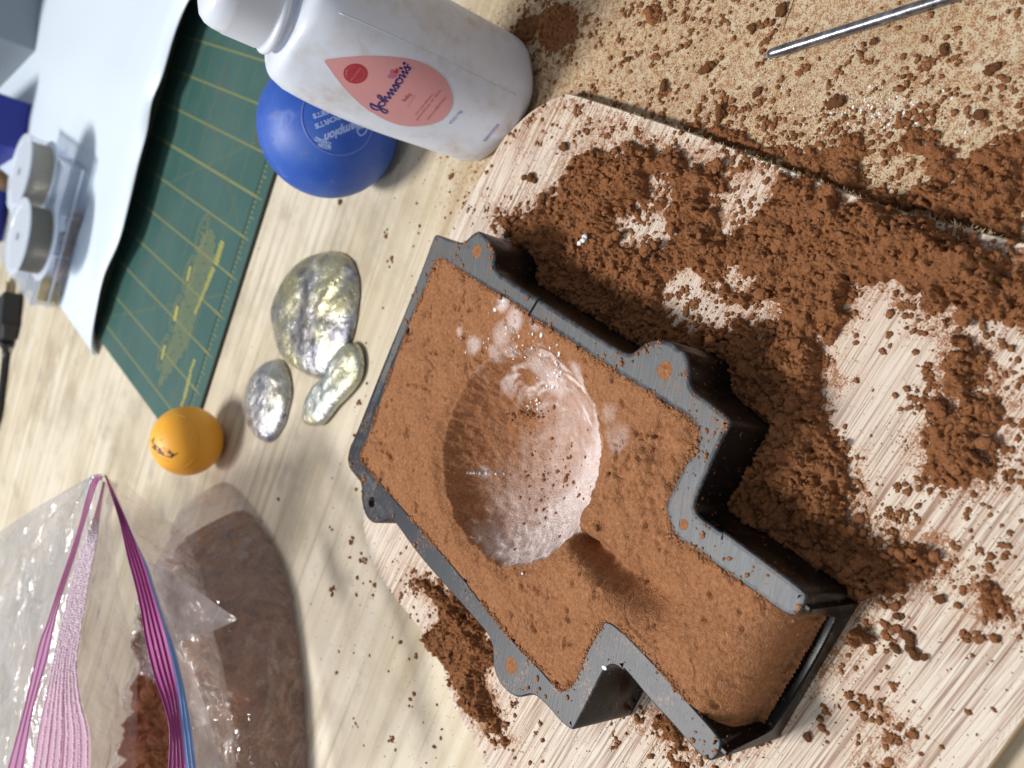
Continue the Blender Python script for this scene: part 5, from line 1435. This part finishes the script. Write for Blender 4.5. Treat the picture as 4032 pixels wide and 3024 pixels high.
# plug and cord
plug = thing('power_plug', at(45, 1270, 0) * [1, 1, 0], 'black two prong power plug on its cord', 'plug')
M_BLK = simple('black_rubber', (0.012, 0.013, 0.016), 0.4)
pa = at(40, 1165, 9); pb = at(28, 1290, 9); pc = at(22, 1345, 8)
ax = (pb - pa); ax /= np.linalg.norm(ax); sd_ = np.cross(ax, [0, 0, 1])
def rbox(name, c0, c1, w0, w1, h0, h1, mat, parent):
    V = []
    for c, w, h in ((c0, w0, h0), (c1, w1, h1)):
        for a, b in ((-1, -1), (1, -1), (1, 1), (-1, 1)): V.append(c + sd_ * a * w / 2 + np.array([0, 0, 1.0]) * b * h / 2)
    o = recalc(build(name, V, [(0, 1, 2, 3), (7, 6, 5, 4), (0, 4, 5, 1), (1, 5, 6, 2), (2, 6, 7, 3), (3, 7, 4, 0)], mat, parent)); bevel(o, 1.2); return o
rbox('plug_body', pa, pb, 26, 24, 17, 17, M_BLK, plug); rbox('grip', pb + ax * .2, pc, 30, 26, 15, 12, M_BLK, plug)
for s in (-6.3, 6.3): 
    a = pa - ax * 17 + sd_ * s; b = pa - ax * .2 + sd_ * s
    V = []
    for c in (a, b):
        for u, w in ((-.8, -3), (.8, -3), (.8, 3), (-.8, 3)): V.append(c + sd_ * u + np.array([0, 0, 1.0]) * w)
    recalc(build('prong', V, [(0, 1, 2, 3), (7, 6, 5, 4), (0, 4, 5, 1), (1, 5, 6, 2), (2, 6, 7, 3), (3, 7, 4, 0)], simple('prong_brass', (0.35, 0.28, 0.17), .35, .8), plug))
cp = catmull([pc, at(22, 1400, 4), at(14, 1480, 3.6), at(3, 1560, 3.6), at(-10, 1650, 3.6), at(-60, 1800, 3.6)], 8, False)
v, f = tube(cp, [6 if k < 4 else 3.6 for k in range(len(cp))], 12); build('cord', v, f, M_BLK, plug, smooth=True)

# ------------------------------------------------------------------ zip bag with sand
def bagsand_mat():
    q = NT('bagged_sand'); a = q.noise(110, 5, .65, None, .6); b = q.noise(900, 3, .6)
    c = q.ramp(a, [(0.34, (0.20, 0.080, 0.036)), (0.48, (0.42, 0.185, 0.09)), (0.62, (0.56, 0.27, 0.145))])
    c = q.mix(q.math('MULTIPLY', b, .4), c, (0.22, 0.088, 0.036))
    return q.done(q.pbr(c, .95, 0, q.bump(q.noise(600, 4, .7), .002, .9), **{'Specular IOR Level': .15}))
M_BAGSAND = bagsand_mat()
BAGF = np.array([[-86, 456], [-90, 424], [-102, 389], [-109, 375], [-122, 360], [-139, 347], [-156, 336], [-172, 328], [-200, 317], [-250, 307], [-300, 330], [-320, 400], [-290, 455], [-240, 478], [-190, 478], [-140, 482], [-105, 478]])
bag = thing('zip_bag', (-190, 400, 0), 'open clear plastic zip bag with purple closure holding brown sand', 'bag')
bst = 0.9
bx = np.arange(-330, -80, bst); by = np.arange(300, 495, bst); BX, BY = np.meshgrid(bx, by, indexing='ij')
FPS = catmull([[-95, 424], [-103, 390], [-110, 376], [-123, 361], [-140, 348], [-157, 337], [-173, 329], [-200, 318], [-250, 308], [-300, 330], [-320, 400], [-290, 440], [-240, 452], [-190, 452], [-140, 450], [-108, 444]], 5)[:, :2]
FP = catmull(BAGF, 5)[:, :2]; bsd = psd(BX, BY, FP)
def bag_h(sd, X, Y, k=1.0):
    e = np.clip(sd / 30.0, 0, 1)
    top = 40 + (fbm(X / 22, Y / 22, 3, 91) - .5) * 14
    top = top * (0.30 + 0.70 * sstep(486, 425, Y)) * (0.72 + .28 * sstep(-92, -150, X))
    return top * np.clip(1 - (1 - e) ** 2.6, 0, 1) ** 0.85
def hf(name, off, shrink, mat, parent, org, nz, lo, cut=None, fp=None):
    """domed sheet over the bag footprint, ring by ring from its outline"""
    fp = FP if fp is None else fp; P = resample(fp, 260, True); c = np.array([-205.0, 392.0]); R = 90
    ks = 1 - np.linspace(0, 1, R + 1) ** 1.3
    P0 = P + (c - P) / np.linalg.norm(c - P, axis=1)[:, None] * shrink
    pts = np.array([c + (P0 - c) * k for k in ks])
    x = pts[..., 0]; y = pts[..., 1]
    sd = psd(x, y, fp)
    H = bag_h(np.clip(sd, 0, None), x, y) + off * sstep(0, 2, sd) + nz(x, y, sd)
    Z = np.maximum(H, lo); Z[0] = lo * .5
    V = np.concatenate([pts, Z[..., None]], -1).reshape(-1, 3); n = len(P); Fc = []
    a = np.arange((R + 1) * n).reshape(R + 1, n); b = np.roll(a, -1, 1)
    Fc = np.stack([a[:-1], a[1:], b[1:], b[:-1]], -1).reshape(-1, 4)
    if cut is not None:
        m = psd(V[Fc[:, 0], 0], V[Fc[:, 0], 1], cut) <= 0; Fc = Fc[m]
    return build(name, V, Fc, mat, parent, org, smooth=True)
lumpf = lambda x, y, sd: ((fbm(x / 7, y / 7, 5, 95, .6) - .5) * 15 + 4.0 * dome(x, y, 11, 97)) * sstep(4, 22, sd)
wrf = lambda x, y, sd: sstep(3, 20, sd) * np.maximum((fbm(x / 11 + y / 40, y / 34 - x / 60, 3, 191) - .5) * 5.5 + 2.0, lumpf(x, y, sd) * .8 - .3)
o = hf('bagged_sand', -1.0, 0.8, M_BAGSAND, None, (-190, 400, 0), lumpf, 0.3, None, FPS)
props(o, 'brown sand lying in the bottom of the clear zip bag', 'sand')
def film_mat(name, haze=0.2, tint=(0.80, 0.79, 0.83), bmp=0.0012, sc=70, transp=(0.95, 0.93, 0.94)):
    q = NT(name)
    w = q.noise(sc, 4, .6, None, 1.5); w2 = q.noise(sc * .35, 3, .5, None, 2.0)
    nb = q.bump(w2, bmp * 5, .6); nb = q.bump(w, bmp, .8, nb)
    tr = q.n('BsdfTransparent', {'Color': (*transp, 1)}).outputs[0]
    gl = q.n('BsdfGlossy', {'Color': (1, 1, 1, 1), 'Roughness': 0.12, 'Normal': nb}).outputs[0]
    df = q.n('BsdfDiffuse', {'Color': (*tint, 1), 'Normal': nb}).outputs[0]
    tl = q.n('BsdfTranslucent', {'Color': (*tint, 1), 'Normal': nb}).outputs[0]
    dd = q.n('MixShader', {0: 0.45, 1: df, 2: tl}).outputs[0]
    lw = q.n('LayerWeight', {'Blend': 0.22, 'Normal': nb}).outputs['Facing']
    wisp = q.noise(1.0, 4, .6, q.mapping((38, 120, 60), (0, 0, .5)), 1.5)
    hz = q.math('ADD', q.math('ADD', q.math('MULTIPLY', q.ramp(w2, [(0.4, 0), (0.7, 1)]), haze * .6), q.math('MULTIPLY', q.ramp(wisp, [(0.52, 0), (0.68, 1)]), .28)), haze * .75, clamp=True)
    m1 = q.n('MixShader', {0: hz, 1: tr, 2: dd}).outputs[0]
    fg = q.math('ADD', q.math('MULTIPLY', lw, 0.5), 0.05, clamp=True)
    return q.done(q.n('MixShader', {0: fg, 1: m1, 2: gl}).outputs[0])
M_FILM = film_mat('bag_film', 0.20, (0.74, 0.65, 0.62), .0026, 95); M_FILM2 = film_mat('bag_film_crinkled', 0.42, (0.78, 0.80, 0.86), 0.0026, 60)
M_FILM3 = film_mat('bag_film_inner', 0.22, (0.80, 0.77, 0.74), 0.0012, 55)
hf('lower_film', 0.6, 0.0, M_FILM, bag, None, wrf, 0.2, [at(x, y, 38)[:2] for x, y in [(575, 2640), (700, 2700), (780, 2900), (800, 3300), (470, 3300), (500, 2900), (520, 2760)]])
fp_ = [(520, 2180, 74), (600, 2215, 66), (690, 2265, 58), (790, 2335, 52), (880, 2400, 47), (932, 2436, 44)]
fq_ = [(545, 2260, 74), (600, 2330, 68), (660, 2400, 62), (740, 2440, 56), (840, 2448, 50), (930, 2440, 44)]
fr_ = [(560, 2340, 75), (600, 2420, 72), (640, 2500, 68), (720, 2520, 62), (800, 2500, 54), (925, 2446, 44.5)]
FOLD = [np.array([at(*p) for p in q]) for q in (fp_, fq_, fr_)]
NS = 70
def row(px, z, zs=None):
    n = len(px); zz = np.linspace(z, zs if zs is not None else z, n)
    return resample(catmull([at(x, y, q) for (x, y), q in zip(px, zz)], 6, False), NS)
crest = [(417, 1870), (466, 2023), (485, 2096), (506, 2194), (535, 2302), (557, 2400), (575, 2513), (609, 2656), (647, 2768), (671, 2870), (667, 3024), (650, 3200)]
pinkr = [(427, 1886), (481, 2005), (524, 2110), (564, 2212), (597, 2320), (637, 2450), (662, 2543), (696, 2701), (714, 2851), (733, 3024), (750, 3200)]
bluer = [(430, 1890), (485, 2015), (532, 2125), (578, 2222), (612, 2328), (652, 2450), (690, 2560), (730, 2730), (755, 2880), (773, 3024), (800, 3200)]
freee = [(434, 1893), (490, 2020), (540, 2130), (588, 2235), (625, 2340), (672, 2450), (706, 2530), (752, 2632), (790, 2730), (835, 2863), (872, 3024), (905, 3200)]
crP = row(crest, 86, 82); prP = row(pinkr, 84, 78); blP = row(bluer, 83, 75); frP = row(freee, 82, 66)
def loft(name, rows, mat, parent, sub=4, wob=0.0, seed=0):
    R = np.array(rows); out = []
    for k in range(len(R) - 1):
        for t in range(sub): out.append(R[k] + (R[k + 1] - R[k]) * t / sub)
    out.append(R[-1]); out = np.array(out)
    if wob:
        X = np.arange(out.shape[1])[None, :] * np.ones((out.shape[0], 1)); Y = np.arange(out.shape[0])[:, None] * np.ones((1, out.shape[1]))
        nz = (fbm(X / 6.0 + Y / 9., Y / 4.0, 3, seed) - .5) * wob; fade = np.sin(np.linspace(0, math.pi, out.shape[0])) ** .5
        out[..., 2] += nz * fade[:, None]; out[..., 1] += nz * .6 * fade[:, None]
    return build(name, out.reshape(-1, 3), grid_faces(out.shape[0], out.shape[1]), mat, parent, smooth=True)
def zip_mat(name, col, haze=.82, tr=(0.8, 0.3, 0.6)):
    q = NT(name); t = q.n('BsdfTransparent', {'Color': (*tr, 1)}).outputs[0]
    p = q.pbr(col, .3, 0)
    return q.done(q.n('MixShader', {0: haze, 1: t, 2: p}).outputs[0])
M_PURP = zip_mat('zip_purple', (0.44, 0.075, 0.29)); M_PINKF = zip_mat('zip_pink_pale', (0.60, 0.33, 0.52), .6, (.9, .7, .85)); M_BLUEZ = zip_mat('zip_blue', (0.20, 0.36, 0.72), .85, (.5, .6, .9)); M_PURPD = zip_mat('zip_purple_dark', (0.27, 0.025, 0.18), .95)
loft('zip_strip', [crP, prP], M_PURP, bag, 6)['label'] = 'purple zip track on the near lip'
loft('zip_strip', [prP + [0, 0, .05], blP], M_BLUEZ, bag, 3)['label'] = 'blue zip track on the near lip'
loft('lip_film', [blP, frP], film_mat('bag_lip', 0.45, (.74, .71, .72), .0008, 60), bag, 5)
def ridge(rowA, rowB, t, r, mat, name, lift=.5):
    P = rowA + (rowB - rowA) * t; P = P + np.array([0, 0, lift]); v, f = tube(P, [r] * len(P), 6); return build(name, v, f, mat, bag, smooth=True)
for t in (.03, .30, .55, .8): ridge(crP, prP, t, .28, M_PURPD, 'zip_rib', .35)
for t in (.35, .75): ridge(prP, blP, t, .22, M_BLUEZ, 'zip_rib', .3)
# near panel below the crest, running down to the sand
nb_ = row([(500, 1900), (600, 2000), (700, 2080), (760, 2180), (800, 2280), (830, 2400), (850, 2520), (880, 2640), (900, 2760), (920, 2900), (930, 3024), (940, 3200)], 34, 36)
loft('near_panel', [crP - [0, 0, .2], (crP * .55 + nb_ * .45) + [0, -2, 4], nb_], M_FILM, bag, 8, 5, 71)
# far lip
mouth = [(416, 1900), (398, 2013), (380, 2157), (354, 2284), (335, 2400), (305, 2607), (320, 2757), (350, 2870), (355, 2964), (354, 3024), (345, 3200)]
bumpl = [(408, 1895), (372, 2024), (347, 2103), (318, 2175), (282, 2302), (246, 2450), (210, 2595), (180, 2738), (147, 2889), (124, 3024), (90, 3200)]
pkr = [(404, 1888), (383, 1905), (336, 2052), (300, 2175), (246, 2338), (217, 2450), (188, 2595), (132, 2795), (94, 3024), (60, 3200)]
pkl = [(400, 1880), (362, 1895), (318, 2052), (286, 2157), (224, 2338), (188, 2450), (150, 2550), (94, 2795), (30, 3024), (-15, 3200)]
filmb = [(410, 1868), (394, 1866), (344, 1888), (271, 1926), (145, 1998), (0, 2092), (-120, 2170), (-260, 2260), (-380, 2500), (-450, 2900), (-480, 3300)]
moP = row(mouth, 85, 78); buP = row(bumpl, 88, 86); p1P = row(pkr, 88, 88); p2P = row(pkl, 89, 90); fbP = row(filmb, 88, 66)
loft('zip_strip', [moP, buP], M_PINKF, bag, 8)['label'] = 'pale pink gripper strip on the far lip'
for t in (.18, .45, .72): ridge(moP, buP, t, .20, M_PURP, 'zip_rib', .3)
# gripper beads
V = []; Fc = []
for t in np.linspace(.04, .96, 9):
    P = resample(moP + (buP - moP) * t + [0, 0, .35], 120)
    for k in range(14, 120):
        b = len(V); V += list(IC0V * [.78, .78, .55] + P[k] + RNG.normal(0, .12, 3)); Fc += (IC0F + b).tolist()
o = build('gripper_beads', V, np.array(Fc), zip_mat('gripper', (0.92, 0.80, 0.88), .85, (1, .9, .97)), bag, smooth=True); o['kind'] = 'stuff'
loft('lip_film', [buP, p1P], M_FILM2, bag, 3)
loft('zip_strip', [p1P, p2P], zip_mat('zip_mauve', (0.42, 0.18, 0.38), .7, (.9, .6, .85)), bag, 3)['label'] = 'mauve zip track on the far lip'
for t in (.1, .5, .9): ridge(p1P, p2P, t, .3, M_PURP, 'zip_rib', .3)
midf = (p2P * .6 + fbP * .4) + np.array([0, 4, 5]) * np.sin(np.linspace(0, math.pi, NS))[:, None]
loft('far_flap', [p2P, midf, fbP], M_FILM2, bag, 14, 9, 81)
# inner face of the far panel down to the sand
ib = row([(450, 1905), (440, 2030), (450, 2180), (470, 2320), (500, 2430), (530, 2560), (540, 2680), (540, 2800), (545, 2900), (555, 3024), (560, 3200)], 58, 36)
loft('far_panel', [moP - [0, 0, .2], moP * .5 + ib * .5 + [0, 3, -2], ib], M_FILM3, bag, 9, 7, 87)
# gusset fold lines: bright creases across the lower film

fr2 = [resample(catmull(q, 6, False), NS) for q in FOLD]
loft('film_fold', fr2, film_mat('bag_film_fold', 0.5, (0.74, 0.70, 0.70), .0012, 60), bag, 6, 1.5, 61)
